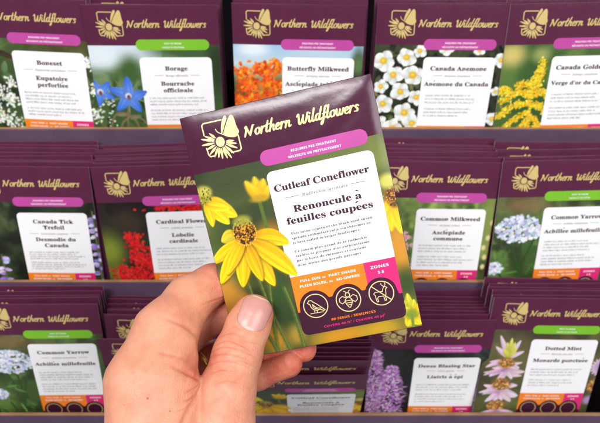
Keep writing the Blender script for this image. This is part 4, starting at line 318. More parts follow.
def glyph(key, off=0.0):
    kk_ = (key, off)
    if kk_ in _gc: return _gc[kk_]
    g = GL[key]; adv = g[0]
    cu = bpy.data.curves.new('g', 'CURVE'); cu.dimensions = '2D'; cu.fill_mode = 'BOTH'; cu.offset = off
    for c in g[1:]:
        p = np.array(c, float).reshape(-1, 2)
        s = cu.splines.new('POLY'); s.points.add(len(p) - 1)
        co = np.zeros((len(p), 4)); co[:, :2] = p / 100.0; co[:, 3] = 1
        s.points.foreach_set('co', co.ravel()); s.use_cyclic_u = True
    if len(g) > 1:
        o = bpy.data.objects.new('g', cu)
        me = bpy.data.meshes.new_from_object(o)
        V = np.array([v.co[:2] for v in me.vertices]) * 100.0
        T = []
        for q in me.polygons:
            vs = list(q.vertices)
            for a in range(1, len(vs) - 1): T.append((vs[0], vs[a], vs[a + 1]))
        bpy.data.objects.remove(o); bpy.data.meshes.remove(me)
    else:
        V = np.zeros((0, 2)); T = []
    bpy.data.curves.remove(cu)
    T = np.array(T, int).reshape(-1, 3)
    if len(T):   # same winding everywhere
        a, b_, c_ = V[T[:, 0]], V[T[:, 1]], V[T[:, 2]]
        cr = (b_[:, 0] - a[:, 0]) * (c_[:, 1] - a[:, 1]) - (b_[:, 1] - a[:, 1]) * (c_[:, 0] - a[:, 0])
        T[cr < 0] = T[cr < 0][:, ::-1]
    _gc[kk_] = (adv, V, T); return _gc[kk_]
ACC = {'é': ('e', 1), 'à': ('a', -1), 'è': ('e', -1), 'É': ('E', 1), 'À': ('A', -1)}
def text_width(s, font, size, track=0.0, xs=1.0):
    w = 0
    for ch in s:
        ch = ACC.get(ch, (ch,))[0]
        w += glyph(font + ch if font + ch in GL else font + ' ')[0] / 357.0 * size * xs + track
    return w - track
def text(s, font, size, u, v, align='c', track=0.0, xs=1.0, fit=None, off=0.0, wid=None):
    """size = cap height in mm"""
    if wid: xs *= (wid - track * (len(s) - 1)) / (text_width(s, font, size, 0, xs))
    w = text_width(s, font, size, track, xs)
    if fit and w > fit:
        size *= fit / w; track *= fit / w; w = fit
    x = u - (w / 2 if align == 'c' else 0 if align == 'l' else w)
    PV, PT, n = [], [], 0
    k = size / 357.0
    for ch in s:
        base, acc = ACC.get(ch, (ch, 0))
        sup = base == '²'
        if sup: base = '2'
        key = font + base
        if key not in GL: key = font + ' '
        adv, V, T = glyph(key, off)
        kk = k * (0.55 if sup else 1); dv = size * 0.5 if sup else 0
        if len(V):
            PV.append(np.stack([x + V[:, 0] * kk * xs, v - dv - V[:, 1] * kk], 1)); PT.append(T[:, ::-1] + n); n += len(V)
        if acc:
            cxm = x + adv * k * xs * 0.5; hy = (250 if base.islower() else 372) * k; cxm -= (.10 if acc > 0 else .02) * size
            q = np.array([(-0.10 * acc - 0.045, 0), (-0.10 * acc + 0.045, 0), (0.1 * acc + 0.09, 0.19), (0.1 * acc - 0.09, 0.19)]) * size
            PV.append(np.stack([cxm + q[:, 0] * xs, v - hy - q[:, 1]], 1)); PT.append(np.array([[0, 2, 1], [0, 3, 2]]) + n); n += 4
        x += adv * kk * xs + track
    if not PV: return np.zeros((0, 2)), np.zeros((0, 3), int)
    return np.concatenate(PV), np.concatenate(PT)
def join(*items):
    V, T, n = [], [], 0
    for a, t in items:
        if len(a) == 0: continue
        V.append(a); T.append(np.asarray(t) + n); n += len(a)
    return np.concatenate(V), np.concatenate(T)
def catmull(P, n=7, closed=False):
    P = [np.array(p, float) for p in P]
    if len(P) == 2: return np.array([P[0] + (P[1] - P[0]) * t for t in np.linspace(0, 1, 3)])
    out = []
    m = len(P)
    for i in range(m if closed else m - 1):
        if closed: p0, p1, p2, p3 = P[(i - 1) % m], P[i], P[(i + 1) % m], P[(i + 2) % m]
        else: p0, p1, p2, p3 = P[max(i - 1, 0)], P[i], P[i + 1], P[min(i + 2, m - 1)]
        for t in np.linspace(0, 1, n, endpoint=False):
            out.append(0.5 * (2 * p1 + (p2 - p0) * t + (2 * p0 - 5 * p1 + 4 * p2 - p3) * t * t + (3 * p1 - p0 - 3 * p2 + p3) * t ** 3))
    if not closed: out.append(P[-1])
    else: out.append(out[0])
    return np.array(out)
def strokes(polys):
    """union of brush strokes and filled outlines: each item (points[n,2], widths) or ('fill', points); one clean triangulation"""
    verts, faces = [], []
    def addf(q):
        q = np.asarray(q); a = 0
        for i in range(len(q)): a += q[i][0] * q[(i + 1) % len(q)][1] - q[(i + 1) % len(q)][0] * q[i][1]
        if abs(a) < 1e-6: return
        if a < 0: q = q[::-1]
        faces.append(list(range(len(verts), len(verts) + len(q)))); verts.extend([Vector((float(p[0]), float(p[1]))) for p in q])
    for it in polys:
        if isinstance(it[0], str): addf(it[1]); continue
        P, w = it; P = np.asarray(P, float); w = np.broadcast_to(np.asarray(w, float), (len(P),)) / 2
        for i in range(len(P) - 1):
            d = P[i + 1] - P[i]; l = math.hypot(*d)
            if l < 1e-6: continue
            nn = np.array([-d[1], d[0]]) / l
            addf([P[i] + nn * w[i], P[i] - nn * w[i], P[i + 1] - nn * w[i + 1], P[i + 1] + nn * w[i + 1]])
        for i in range(len(P)):
            addf([P[i] + w[i] * 0.995 * np.array([math.cos(t), math.sin(t)]) for t in np.linspace(0, 2 * math.pi, 9)[:-1] + i * 0.37])
    # the filled area must match a coarse raster of the input; nudge and retry when the triangulation slips
    X = np.array([tuple(p) for p in verts]); lo, hi = X.min(0) - .1, X.max(0) + .1
    st = max((hi - lo).max() / 160, .02); gx, gy = np.meshgrid(np.arange(lo[0], hi[0], st), np.arange(lo[1], hi[1], st))
    M = np.zeros(gx.shape, bool)
    for q in faces:
        P = X[q]; ins = np.ones(gx.shape, bool) if len(q) <= 9 else None
        if ins is not None:
            for i in range(len(P)):
                a_, b_ = P[i], P[(i + 1) % len(P)]
                ins &= (b_[0] - a_[0]) * (gy - a_[1]) - (b_[1] - a_[1]) * (gx - a_[0]) >= 0
        else:
            ins = np.zeros(gx.shape, bool)
            for i in range(len(P)):
                a_, b_ = P[i], P[(i + 1) % len(P)]
                ins ^= ((a_[1] > gy) != (b_[1] > gy)) & (gx < (b_[0] - a_[0]) * (gy - a_[1]) / (b_[1] - a_[1] + 1e-12) + a_[0])
        M |= ins
    want = M.sum() * st * st; best = None
    for k in range(12):
        rj = np.random.default_rng(k)
        vj = [Vector((p.x + rj.normal(0, 2e-4 * (k + 1)), p.y + rj.normal(0, 2e-4 * (k + 1)))) for p in verts] if k else verts
        v, e, f, ov, oe, of = delaunay_2d_cdt(vj, [], faces, 0, 1e-5)
        T = np.array([list(t) for t, o in zip(f, of) if len(o)], int).reshape(-1, 3)
        V = np.array([tuple(p) for p in v])
        if not len(T): continue
        a_ = V[T[:, 1]] - V[T[:, 0]]; b_ = V[T[:, 2]] - V[T[:, 0]]
        err = abs(np.abs(a_[:, 0] * b_[:, 1] - a_[:, 1] * b_[:, 0]).sum() / 2 - want) / want
        if best is None or err < best[0]: best = (err, V, T[:, ::-1])
        if err < .05: break
    return best[1], best[2]

# ------------------------------------------------------------------ brush script of the brand line
LT = {
 'N': (1.34, [[(.02,1.28),(.2,1.46),(.16,.7),(.02,-.02)], [(.22,1.44),(.46,.72),(.74,.06)], [(.74,.06),(.92,.86),(1.08,1.46),(1.26,1.5)]]),
 'o': (.80, [[(.48,.95),(.2,.82),(.08,.4),(.24,.03),(.52,.12),(.66,.55),(.5,.93),(.72,.84),(.84,.86)]]),
 'r': (.62, [[(.0,.72),(.17,.95),(.13,.45),(.04,-.02)], [(.1,.45),(.28,.82),(.48,.97),(.6,.86)]]),
 't': (.54, [[(.34,1.62),(.2,.9),(.12,.25),(.24,.0),(.48,.2)], [(0,1.04),(.58,1.14)]]),
 'h': (.80, [[(.36,1.86),(.2,1.),(.04,-.02)], [(.1,.4),(.34,.86),(.56,.86),(.53,.4),(.58,.04),(.8,.2)]]),
 'e': (.66, [[(.1,.42),(.38,.52),(.53,.78),(.37,.97),(.13,.7),(.09,.25),(.3,.0),(.66,.24)]]),
 'n': (.80, [[(0,.72),(.16,.95),(.11,.45),(.03,-.02)], [(.09,.45),(.3,.86),(.53,.9),(.5,.45),(.56,.04),(.8,.2)]]),
 'W': (1.5, [[(-.05,1.2),(.16,1.5),(.2,.9),(.22,.2),(.38,.0),(.62,.5),(.8,1.25)], [(.8,1.25),(.74,.5),(.84,.03),(1.05,.15),(1.26,.8),(1.34,1.42),(1.5,1.52)]]),
 'i': (.42, [[(.06,.92),(.05,.35),(.15,.0),(.42,.22)], [(.13,1.3),(.15,1.36)]]),
 'l': (.42, [[(.3,1.9),(.15,1.),(.07,.3),(.18,.0),(.42,.2)]]),
 'd': (.92, [[(.62,.82),(.36,.96),(.1,.55),(.14,.08),(.36,.06),(.6,.55)], [(.84,1.86),(.68,1.),(.58,.3),(.7,.0),(.92,.2)]]),
 'f': (.6, [[(.74,1.62),(.62,1.9),(.42,1.7),(.25,.6),(.1,-.45),(-.06,-.74),(-.08,-.5),(.2,.0),(.55,.3)], [(.04,.78),(.6,.9)]]),
 'w': (1.1, [[(0,.78),(.13,.95),(.1,.4),(.2,.02),(.4,.12),(.54,.86)], [(.54,.86),(.5,.3),(.62,.02),(.84,.2),(.95,.88),(1.12,.84)]]),
 's': (.6, [[(.56,.8),(.36,.98),(.2,.72),(.42,.42),(.38,.06),(.02,.08)]]),
}
def brand_shape(kw=1.0):
    done = []
    for word, u0, u1 in (('Northern', 28.4, 51.2), ('Wildflowers', 53.2, 82.4)):
        tot = sum(LT[c][0] for c in word); x = 0
        kx = (u1 - u0) / (tot + 0.25); ky = 2.95
        for c in word:
            adv, ss = LT[c]; parts = []
            for s in ss:
                P = catmull(s, 5); n = len(P)
                dv = np.gradient(P[:, 1]); du = np.gradient(P[:, 0])
                down = np.abs(dv) / (np.hypot(dv, du) + 1e-9)
                w = kw * (0.50 + 0.52 * down) * (0.75 + 0.25 * np.sin(np.pi * np.linspace(0.1, 0.95, n)))
                u = u0 + (x + P[:, 0] + 0.16 * P[:, 1]) * kx
                v = 14.9 - P[:, 1] * ky
                parts.append((np.stack([u, v], 1), w))
            x += adv; done.append(strokes(parts))
    return join(*done)
def emblem_shape():
    L_ = []
    for fr in ([(19.2, 4.9), (10.6, 4.8), (9.7, 5.6), (9.8, 10.2)], [(9.6, 16.2), (9.9, 19.4), (10.6, 20.3), (12.4, 20.3)], [(20.7, 20.5), (24.8, 20.4), (25.6, 19.6), (25.5, 13.4)]):
        L_.append((np.array(fr), 0.62))
    L_.append(('fill', catmull([(18.9, 11.3), (21.3, 6.9), (23.3, 4.1), (24.5, 3.8), (25.3, 5.3), (25.7, 9.3), (26.3, 11.6), (25.6, 12.9), (24.2, 13.9), (21.5, 13.5), (19.6, 12.5)], 4, True)[:-1]))
    L_.append(('fill', catmull([(18.0, 10.8), (18.6, 7.7), (20.0, 4.5), (21.3, 3.4), (21.9, 4.7), (20.7, 7.0), (18.5, 10.9)], 4, True)[:-1]))
    L_.append((catmull([(15.7, 8.5), (16.4, 10.0), (18.7, 11.6)], 5), 0.42))
    c = np.array([16.6, 14.6])
    L_.append(('fill', [c + np.array([2.15 * math.cos(t), 2.35 * math.sin(t)]) for t in np.linspace(0, 2 * math.pi, 19)[:-1]]))
    for tip in [(12.3, 9.6), (9.9, 10.5), (7.9, 11.5), (7.6, 14.4), (9.4, 16.9), (10.3, 19.4), (12.3, 21.0), (14.1, 21.7), (15.9, 22.6), (18.2, 22.8), (20.2, 23.1), (21.8, 21.2), (24.0, 19.2), (24.1, 17.0), (23.2, 15.4)]:
        t = np.array(tip); d = t - c; l = np.hypot(*d); d /= l; nrm = np.array([-d[1], d[0]])
        a = c + d * 2.75; m = c + d * (l * 0.62)
        wd = 0.62
        L_.append(('fill', [a + nrm * 0.22, a - nrm * 0.22, m - nrm * wd, t - d * 0.5 - nrm * 0.3, t, t - d * 0.5 + nrm * 0.3, m + nrm * wd]))
    return strokes(L_)
BRAND = brand_shape(.95); BRAND_B = brand_shape(.8); EMBLEM = emblem_shape()

# ------------------------------------------------------------------ painting of printed photographs (vertex inks)
def sm(e0, e1, x):
    t = np.clip((x - e0) / (e1 - e0 + 1e-12), 0, 1); return t * t * (3 - 2 * t)
class Canvas:
    def __init__(s, h, v0=27.0, v1=119.0):
        s.h = h; s.u = np.linspace(0, 90, int(90 / h) + 1); s.v = np.linspace(v0, v1, int((v1 - v0) / h) + 1)
        s.U, s.V = np.meshgrid(s.u, s.v); s.img = np.zeros(s.U.shape + (3,)); s.over = np.zeros(s.U.shape)
    def grad(s, stops):
        vs = [a for a, _ in stops]
        for k in range(3): s.img[..., k] = np.interp(s.V, vs, [c[k] / 255 for _, c in stops])
    def noise(s, scale, seed, octv=3):
        r = np.random.default_rng(seed); out = np.zeros(s.U.shape); amp = 1; tot = 0
        for o in range(octv):
            n = int(130 / scale) + 3; g = r.random((n, n))
            x = s.U / scale; y = s.V / scale; i = x.astype(int); j = y.astype(int); fx = x - i; fy = y - j
            fx = fx * fx * (3 - 2 * fx); fy = fy * fy * (3 - 2 * fy)
            i = np.clip(i, 0, n - 2); j = np.clip(j, 0, n - 2)
            out += amp * ((g[j, i] * (1 - fx) + g[j, i + 1] * fx) * (1 - fy) + (g[j + 1, i] * (1 - fx) + g[j + 1, i + 1] * fx) * fy)
            tot += amp; amp *= 0.55; scale /= 2
        return out / tot
    def mottle(s, scale, seed, col, lo=0.45, hi=0.75, a=1.0, where=None):
        m = sm(lo, hi, s.noise(scale, seed)) * a
        if where is not None: m = m * where
        s.img += (np.array(col) / 255 - s.img) * m[..., None]
    def win(s, u, v, r):
        i0, i1 = np.searchsorted(s.u, [u - r, u + r]); j0, j1 = np.searchsorted(s.v, [v - r, v + r])
        return slice(max(j0 - 1, 0), j1 + 1), slice(max(i0 - 1, 0), i1 + 1)
    def blob(s, u, v, ru, rv, col, soft=0.3, ang=0, a=1.0, shade=0.0):
        w = s.win(u, v, max(ru, rv) * (1 + soft) + s.h)
        x = s.U[w] - u; y = s.V[w] - v; c, q = math.cos(ang), math.sin(ang)
        X = (x * c + y * q) / ru; Y = (-x * q + y * c) / rv
        d = np.sqrt(X * X + Y * Y)
        m = a * (1 - sm(1 - soft, 1 + soft, d))
        cc = np.array(col) / 255
        if shade: cc = cc * (1 - shade * (0.5 * (x / ru + y / rv)))[..., None]
        s.img[w] += (cc - s.img[w]) * m[..., None]
    def petal(s, u, v, tu, tv, wd, c0, c1, soft=0.35, bend=0.0, streak=0.08, fat=0.8, over=False, under=None):
        """petal from base (u,v) to tip; c0 at the base, c1 at the tip"""
        if under is not None: s.petal(u + .25, v + .55, tu + .2, tv + .5, wd * 1.06, under, under, 1.1, bend, 0.0, fat)
        L = math.hypot(tu - u, tv - v); dx, dy = (tu - u) / L, (tv - v) / L
        w = s.win((u + tu) / 2, (v + tv) / 2, L * 0.6 + wd * 1.4)
        x = s.U[w] - u; y = s.V[w] - v
        a = (x * dx + y * dy) / L; t = -x * dy + y * dx - bend * np.sin(np.pi * np.clip(a, 0, 1))
        ac = np.clip(a, 0, 1)
        prof = wd * (np.sin(np.pi * (0.06 + 0.94 * ac) ** fat).clip(0, 1)) ** 0.62
        m = (1 - sm(-soft, soft, np.abs(t) - prof)) * sm(-0.02, 0.02, a) * (1 - sm(0.98, 1.02, a))
        k = ac[..., None]
        cc = (np.array(c0) * (1 - k) + np.array(c1) * k) / 255
        tt = t / (prof + 1e-6)
        sh = 1 + streak * np.sin(tt * 7 + a * 2) + streak * .6 * np.sin(tt * 17 + a * 3 + u) * sm(.1, .5, ac) - 0.15 * sm(0.2, 1.0, np.abs(tt)) * np.sign(-t + 1e-9).clip(-0.3, 1) - 0.10 * sm(0.0, 0.12, 0.10 - np.abs(tt)) - .12 * (1 - sm(0, .3, ac))
        cc = cc * sh[..., None]
        s.img[w] += (cc - s.img[w]) * m[..., None]
        if over: s.over[w] = np.maximum(s.over[w], m)
    def line(s, pts, wd, col, soft=0.4, a=1.0):
        P = catmull(pts, 8)
        for i in range(len(P) - 1):
            p, q = P[i], P[i + 1]; c = (p + q) / 2; r = np.hypot(*(q - p)) / 2 + wd * 2
            w = s.win(c[0], c[1], r)
            d = q - p; l2 = d @ d + 1e-12
            t = np.clip(((s.U[w] - p[0]) * d[0] + (s.V[w] - p[1]) * d[1]) / l2, 0, 1)
            dd = np.hypot(s.U[w] - p[0] - t * d[0], s.V[w] - p[1] - t * d[1])
            m = a * (1 - sm(wd / 2 * (1 - soft), wd / 2 * (1 + soft) + s.h * 0.5, dd))
            s.img[w] = np.where(m[..., None] > 0, s.img[w] + (np.array(col) / 255 - s.img[w]) * m[..., None], s.img[w])
    def inks(s):
        return lin(np.clip(s.img, 0.0, 1) * 255) * ALB

def jit(c, a, r): return tuple(np.clip(np.array(c) + r.normal(0, a, 3) + r.normal(0, a), 0, 255))
def paint_coneflower(c):
    c.grad([(27, (54, 66, 40)), (45, (74, 86, 42)), (62, (70, 84, 40)), (85, (84, 92, 38)), (119, (120, 116, 40))])
    c.mottle(26, 3, (36, 50, 30), 0.45, 0.75, 0.9); c.mottle(20, 5, (124, 132, 62), 0.52, 0.8, 0.7)
    for u, v, ru, rv, col in ((4, 100, 8, 9, (214, 134, 34)), (2, 86, 7, 8, (206, 140, 44)), (30, 62, 7, 6, (186, 130, 40)), (20, 112, 9, 6, (216, 150, 40)), (52, 117, 12, 5, (222, 150, 30)), (72, 117, 9, 5, (206, 160, 34)), (87, 80, 6, 16, (226, 150, 44)), (88, 60, 5, 8, (200, 150, 60)), (88, 36, 7, 8, (132, 140, 62)), (87, 97, 6, 7, (40, 66, 30)), (30, 108, 5, 9, (52, 74, 34)), (27, 92, 4, 12, (44, 74, 36)), (16, 104, 4, 6, (206, 144, 40)), (9, 92, 4, 5, (196, 140, 46)), (31, 112, 4, 5, (190, 150, 50)), (8, 60, 7, 9, (60, 76, 38)), (64, 31, 20, 6, (104, 116, 54)), (20, 32, 14, 7, (60, 72, 40))):
        c.blob(u, v, ru, rv, col, 0.75, 0, 0.85)
    for p in ([(28, 43), (28.5, 60), (27, 75)], ):
        c.line(p, 1.5, (88, 112, 44), 0.6)
    for p in ([(18, 66), (20, 90), (26, 119)], [(12, 70), (14, 95), (10, 119)], [(25, 74), (22, 96), (20, 119)], [(6, 96), (16, 108), (20, 119)], [(30, 88), (32, 100), (33, 119)]):
        c.line(p, 1.5, (74, 98, 42), 0.95, .8); c.line([(a + 0.3, b) for a, b in p], 0.5, (132, 142, 68), 0.9, 0.5)
    SHD = (132, 104, 22)
    Y0, Y1 = (238, 180, 14), (250, 212, 22)
    # blurred flower behind
    for tu, tv, w in ((23.4, 34.6, 2.6), (28.2, 33.4, 2.6), (32.4, 35.2, 2.8), (34.2, 39.0, 2.6), (25.5, 37, 2.2)):
        c.petal(28.6, 44.6, tu, tv, w, (216, 160, 14), (250, 210, 40), 1.1, 0, 0.04)
    c.blob(28.4, 44, 4.2, 1.6, (186, 150, 30), 0.6)
    # cut-off flower at the left
    for tu, tv, w in ((16.2, 50.2, 3.9), (11.5, 53.0, 3.6), (3.4, 52.8, 2.4), (13.5, 45.6, 3.4)):
        c.petal(3.0, 40.5, tu, tv, w, (240, 186, 16), (255, 222, 34), 0.5, -0.4)
    c.blob(2.6, 37.0, 4.2, 4.4, (150, 150, 50), 0.35); c.blob(3.2, 35.6, 3.4, 2.2, (196, 190, 84), 0.5)
    r = np.random.default_rng(4)
    for k in range(60):
        a, d = r.random() * 6.28, r.random() ** .5 * 4
        c.blob(2.6 + d * math.cos(a), 37.6 + d * math.sin(a), .35, .35, jit((186, 160, 60) if k % 2 else (92, 84, 30), 10, r), 0.5)
    # right edge flower
    for tu, tv, w in ((84.8, 72, 2.6), (89.5, 74, 3.2), (82.5, 64, 2.4)):
        c.petal(88.6, 57, tu, tv, w, (240, 178, 20), (255, 214, 40), 0.7, 0, 0.05)
    c.blob(89.4, 56, 4.0, 5.2, (104, 62, 24), 0.3)
    for k in range(70):
        a, d = r.random() * 6.28, r.random() ** .5
        c.blob(89.4 + d * 3.8 * math.cos(a), 56 + d * 5 * math.sin(a), .38, .38, jit((206, 140, 40) if k % 3 else (58, 34, 16), 12, r), 0.5)
    c.blob(88.0, 48.6, 4.4, 3.4, (206, 200, 96), 0.5)
    # bud bottom right
    for tu, tv in ((83.5, 105), (86, 102), (88.6, 105.5)):
        c.petal(86, 112, tu, tv, 1.9, (150, 170, 40), (236, 222, 60), 0.6)
    for tu, tv, w in ((80, 109, 2.6), (83, 118, 2.8), (90, 118, 3), (92, 108, 2.6)):
        c.petal(87, 113, tu, tv, w, (226, 180, 24), (250, 218, 44), 0.8)
    c.blob(86.2, 112.4, 3.2, 2.6, (130, 146, 44), 0.5); c.line([(86.2, 113), (85.8, 119)], 1.2, (110, 140, 50))
    # main flower
    c.petal(14, 59, 5.6, 60.4, 3.4, (190, 176, 40), (236, 208, 50), 0.4, 0.8, 0.05)
    for tu, tv, w, bd in ((-1.5, 70, 3.2, 0.8), (0.4, 80.5, 3.7, 0.6), (26.0, 86.4, 4.0, -0.6)):
        c.petal(16.5, 62.5, tu, tv, w, Y0, Y1, 0.3, bd, 0.07, .95, under=SHD)
    c.petal(20.5, 61.0, 37.6, 67.6, 4.0, (232, 172, 14), Y1, 0.3, -1.6, 0.07, .95, over=True, under=SHD)
    c.petal(19.5, 62.5, 37.6, 83.6, 4.5, Y0, (250, 214, 24), 0.3, -1.0, 0.08, 1.0, over=True, under=SHD)
    c.petal(17.5, 63.5, 10.6, 84.2, 3.7, (238, 178, 12), (252, 212, 18), 0.3, 0.6, 0.08, 1.0, under=SHD)
    c.petal(17.6, 64, 20.6, 83.0, 3.1, (232, 170, 12), (244, 200, 20), 0.3, 0.2, 0.09, .9, under=SHD)
    c.petal(16.0, 63, 4.4, 76.8, 2.6, (240, 182, 14), (250, 212, 20), 0.3, 0.3, 0.08, .9, under=SHD)
    c.blob(17.6, 58.0, 5.6, 6.6, (74, 46, 18), 0.14)
    c.blob(17.6, 52.6, 4.4, 2.6, (150, 146, 52), 0.4)
    for k in range(420):
        a, d = r.random() * 6.28, r.random() ** .5
        u, v = 17.6 + d * 5.5 * math.cos(a), 58 + d * 6.4 * math.sin(a)
        top = v < 54.6 + r.normal(0, .8)
        col = (164, 160, 62) if top else ((222, 158, 34) if r.random() < .45 else (48, 28, 14) if r.random() < .55 else (140, 84, 26))
        c.blob(u, v, .36, .36, jit(col, 10, r), 0.45)
    for k in range(34):
        a = k / 34 * 6.28
        c.blob(17.6 + 5.6 * math.cos(a), 58.6 + 6.0 * math.sin(a), .4, .5, jit((226, 172, 40) if math.sin(a) > -.4 else (140, 140, 50), 12, r), 0.4)
def greens(c, seed, a, b, d):
    c.grad([(27, a), (60, b), (119, d)])
    c.mottle(16, seed, tuple(x * 0.5 for x in a), 0.42, 0.72, 0.85); c.mottle(9, seed + 1, tuple(min(255, x * 1.5 + 12) for x in b), 0.55, 0.8, 0.6)
def leaves(c, r, n, u0, u1, v0, v1, L, w, cols, soft=0.5):
    for k in range(n):
        u, v = r.uniform(u0, u1), r.uniform(v0, v1); a = r.uniform(0, 6.28); l = L * r.uniform(.6, 1.3)
        cc = jit(cols[r.integers(len(cols))], 8, r)
        c.petal(u, v, u + l * math.cos(a), v + l * math.sin(a), w, cc, tuple(min(255, x * 1.15) for x in cc), soft)
def paint_boneset(c):
    r = np.random.default_rng(11); greens(c, 21, (70, 84, 44), (56, 78, 40), (70, 96, 52))
    c.blob(70, 29, 22, 6, (88, 74, 40), 0.8, 0, .8)
    leaves(c, r, 26, 0, 34, 34, 100, 12, 2.2, [(44, 74, 36), (84, 112, 62), (34, 54, 28)])
    leaves(c, r, 10, 82, 92, 34, 100, 8, 1.6, [(44, 74, 36), (94, 122, 72)])
    for cu, cv, sp, n in ((4, 54, 6, 50), (14, 62, 8, 90), (26, 70, 8, 90), (6, 76, 8, 90), (20, 84, 9, 100), (30, 58, 5, 30), (88, 42, 5, 50), (89, 62, 5, 50), (88, 80, 6, 60), (30, 92, 8, 60)):
        for k in range(n):
            u, v = cu + r.normal(0, sp * .55), cv + r.normal(0, sp * .42)
            c.blob(u, v, r.uniform(.5, 1.2), r.uniform(.45, 1.0), jit((238, 240, 232) if r.random() < .75 else (168, 184, 148), 8, r), 0.5, r.random() * 3)
def paint_borage(c):
    r = np.random.default_rng(12)
    c.grad([(27, (206, 220, 232)), (40, (196, 210, 214)), (50, (118, 142, 96)), (70, (72, 100, 50)), (100, (88, 104, 56)), (119, (70, 80, 44))])
    c.mottle(14, 31, (54, 84, 42), 0.38, 0.62, 0.9, sm(36, 54, c.V + 14 * (c.U > 50)))
    c.blob(70, 30, 26, 8, (66, 92, 50), 0.6); c.blob(26, 44, 9, 9, (62, 94, 44), 0.7); c.blob(88, 42, 7, 20, (40, 58, 34), 0.6); c.blob(8, 34, 12, 8, (222, 232, 240), 0.8)
    leaves(c, r, 30, 0, 34, 56, 100, 8, 1.5, [(60, 92, 44), (104, 130, 72), (40, 62, 34)])
    for k in range(60): c.blob(r.uniform(0, 12), r.uniform(55, 95), r.uniform(.5, 1.1), r.uniform(.4, 1), jit((216, 222, 204), 8, r), 0.5)
    for p in ([(6, 98), (10, 80), (18, 76), (26, 82), (30, 98)], [(22, 72), (20, 86), (21, 119)], [(14, 98), (16, 84), (26, 78), (34, 84)]): c.line(p, 1.2, (128, 108, 80), .7, .8)
    def star(u, v, R, rot, over=False):
        for k in range(5):
            a = rot + k * 6.283 / 5
            c.petal(u, v, u + R * 1.02 * math.cos(a + .6), v + R * 1.02 * math.sin(a + .6), .55, (96, 120, 84), (130, 150, 104), .3)
        for k in range(5):
            a = rot + k * 6.283 / 5
            c.petal(u, v, u + R * math.cos(a), v + R * math.sin(a), R * .25, (112, 150, 230), (56, 110, 222), .45, r.normal(0, .4), .07, .7, over=over and k in (0, 4))
        c.blob(u, v, 2.2, 2.2, (226, 226, 240), .3); c.blob(u + .2, v + .9, 1.3, 1.7, (110, 70, 70), .4)
    star(3.5, 60, 11, .5); star(23, 63, 14.5, -.25, True)
def paint_butterfly(c):
    r = np.random.default_rng(13)
    c.grad([(27, (150, 190, 226)), (40, (196, 212, 220)), (52, (150, 140, 90)), (119, (120, 90, 40))])
    c.blob(14, 30, 10, 5, (226, 234, 240), .7); c.blob(60, 30, 20, 6, (188, 210, 228), .8)
    c.mottle(12, 41, (66, 84, 36), .4, .6, .9, sm(42, 60, c.V))
    c.blob(87, 44, 5, 14, (50, 66, 40), .6); c.blob(87, 40, 4, 6, (90, 120, 70), .6)
    for cu, cv, sp, n in ((6, 46, 6, 60), (20, 44, 8, 80), (30, 42, 6, 60), (10, 56, 9, 110), (26, 54, 9, 110), (4, 68, 8, 100), (18, 68, 9, 120), (31, 68, 8, 100), (10, 82, 10, 120), (26, 84, 10, 120), (88, 74, 4, 50)):
        for k in range(n):
            u, v = cu + r.normal(0, sp * .45), cv + r.normal(0, sp * .4)
            c.blob(u, v, r.uniform(.8, 1.6), r.uniform(.7, 1.3), jit([(240, 110, 16), (252, 150, 30), (206, 70, 14), (232, 88, 18)][r.integers(4)], 9, r), .45, r.random() * 3)
def paint_anemone(c):
    r = np.random.default_rng(14); greens(c, 51, (60, 66, 40), (44, 52, 30), (40, 46, 30))
    c.mottle(6, 55, (22, 22, 16), .5, .7, .9); leaves(c, r, 60, 0, 34, 28, 115, 7, 1.5, [(60, 76, 38), (92, 104, 56), (30, 38, 22)]); leaves(c, r, 16, 80, 92, 28, 115, 6, 1.2, [(60, 76, 38), (30, 38, 22)])
    def fl(u, v, R):
        rot = r.random() * 6
        for k in range(5):
            a = rot + k * 6.283 / 5 + r.normal(0, .08)
            q_ = r.uniform(.85, 1.12); c.petal(u, v, u + R * q_ * math.cos(a), v + R * q_ * math.sin(a) * .92, R * r.uniform(.40, .52), jit((214, 220, 214), 6, r), (250, 250, 250), .45, r.normal(0, .3), .03, 1.2)
        c.blob(u, v, R * .30, R * .29, (226, 172, 30), .4); c.blob(u - .2, v - .2, R * .15, R * .14, (248, 212, 80), .4)
    for u, v, R in ((5, 38, 7), (22, 36, 6), (31, 31, 5), (14, 48, 7), (28, 47, 7.4), (4, 56, 6), (20, 60, 7), (32, 62, 6.5), (8, 69, 7.2), (24, 74, 7), (4, 83, 7), (17, 87, 7.2), (31, 84, 6.4), (9, 100, 7), (26, 100, 7), (88, 36, 5), (90, 80, 6), (88, 60, 4), (50, 29, 5), (72, 30, 4)): fl(u + r.normal(0, .8), v + r.normal(0, .8), R * r.uniform(.92, 1.2))
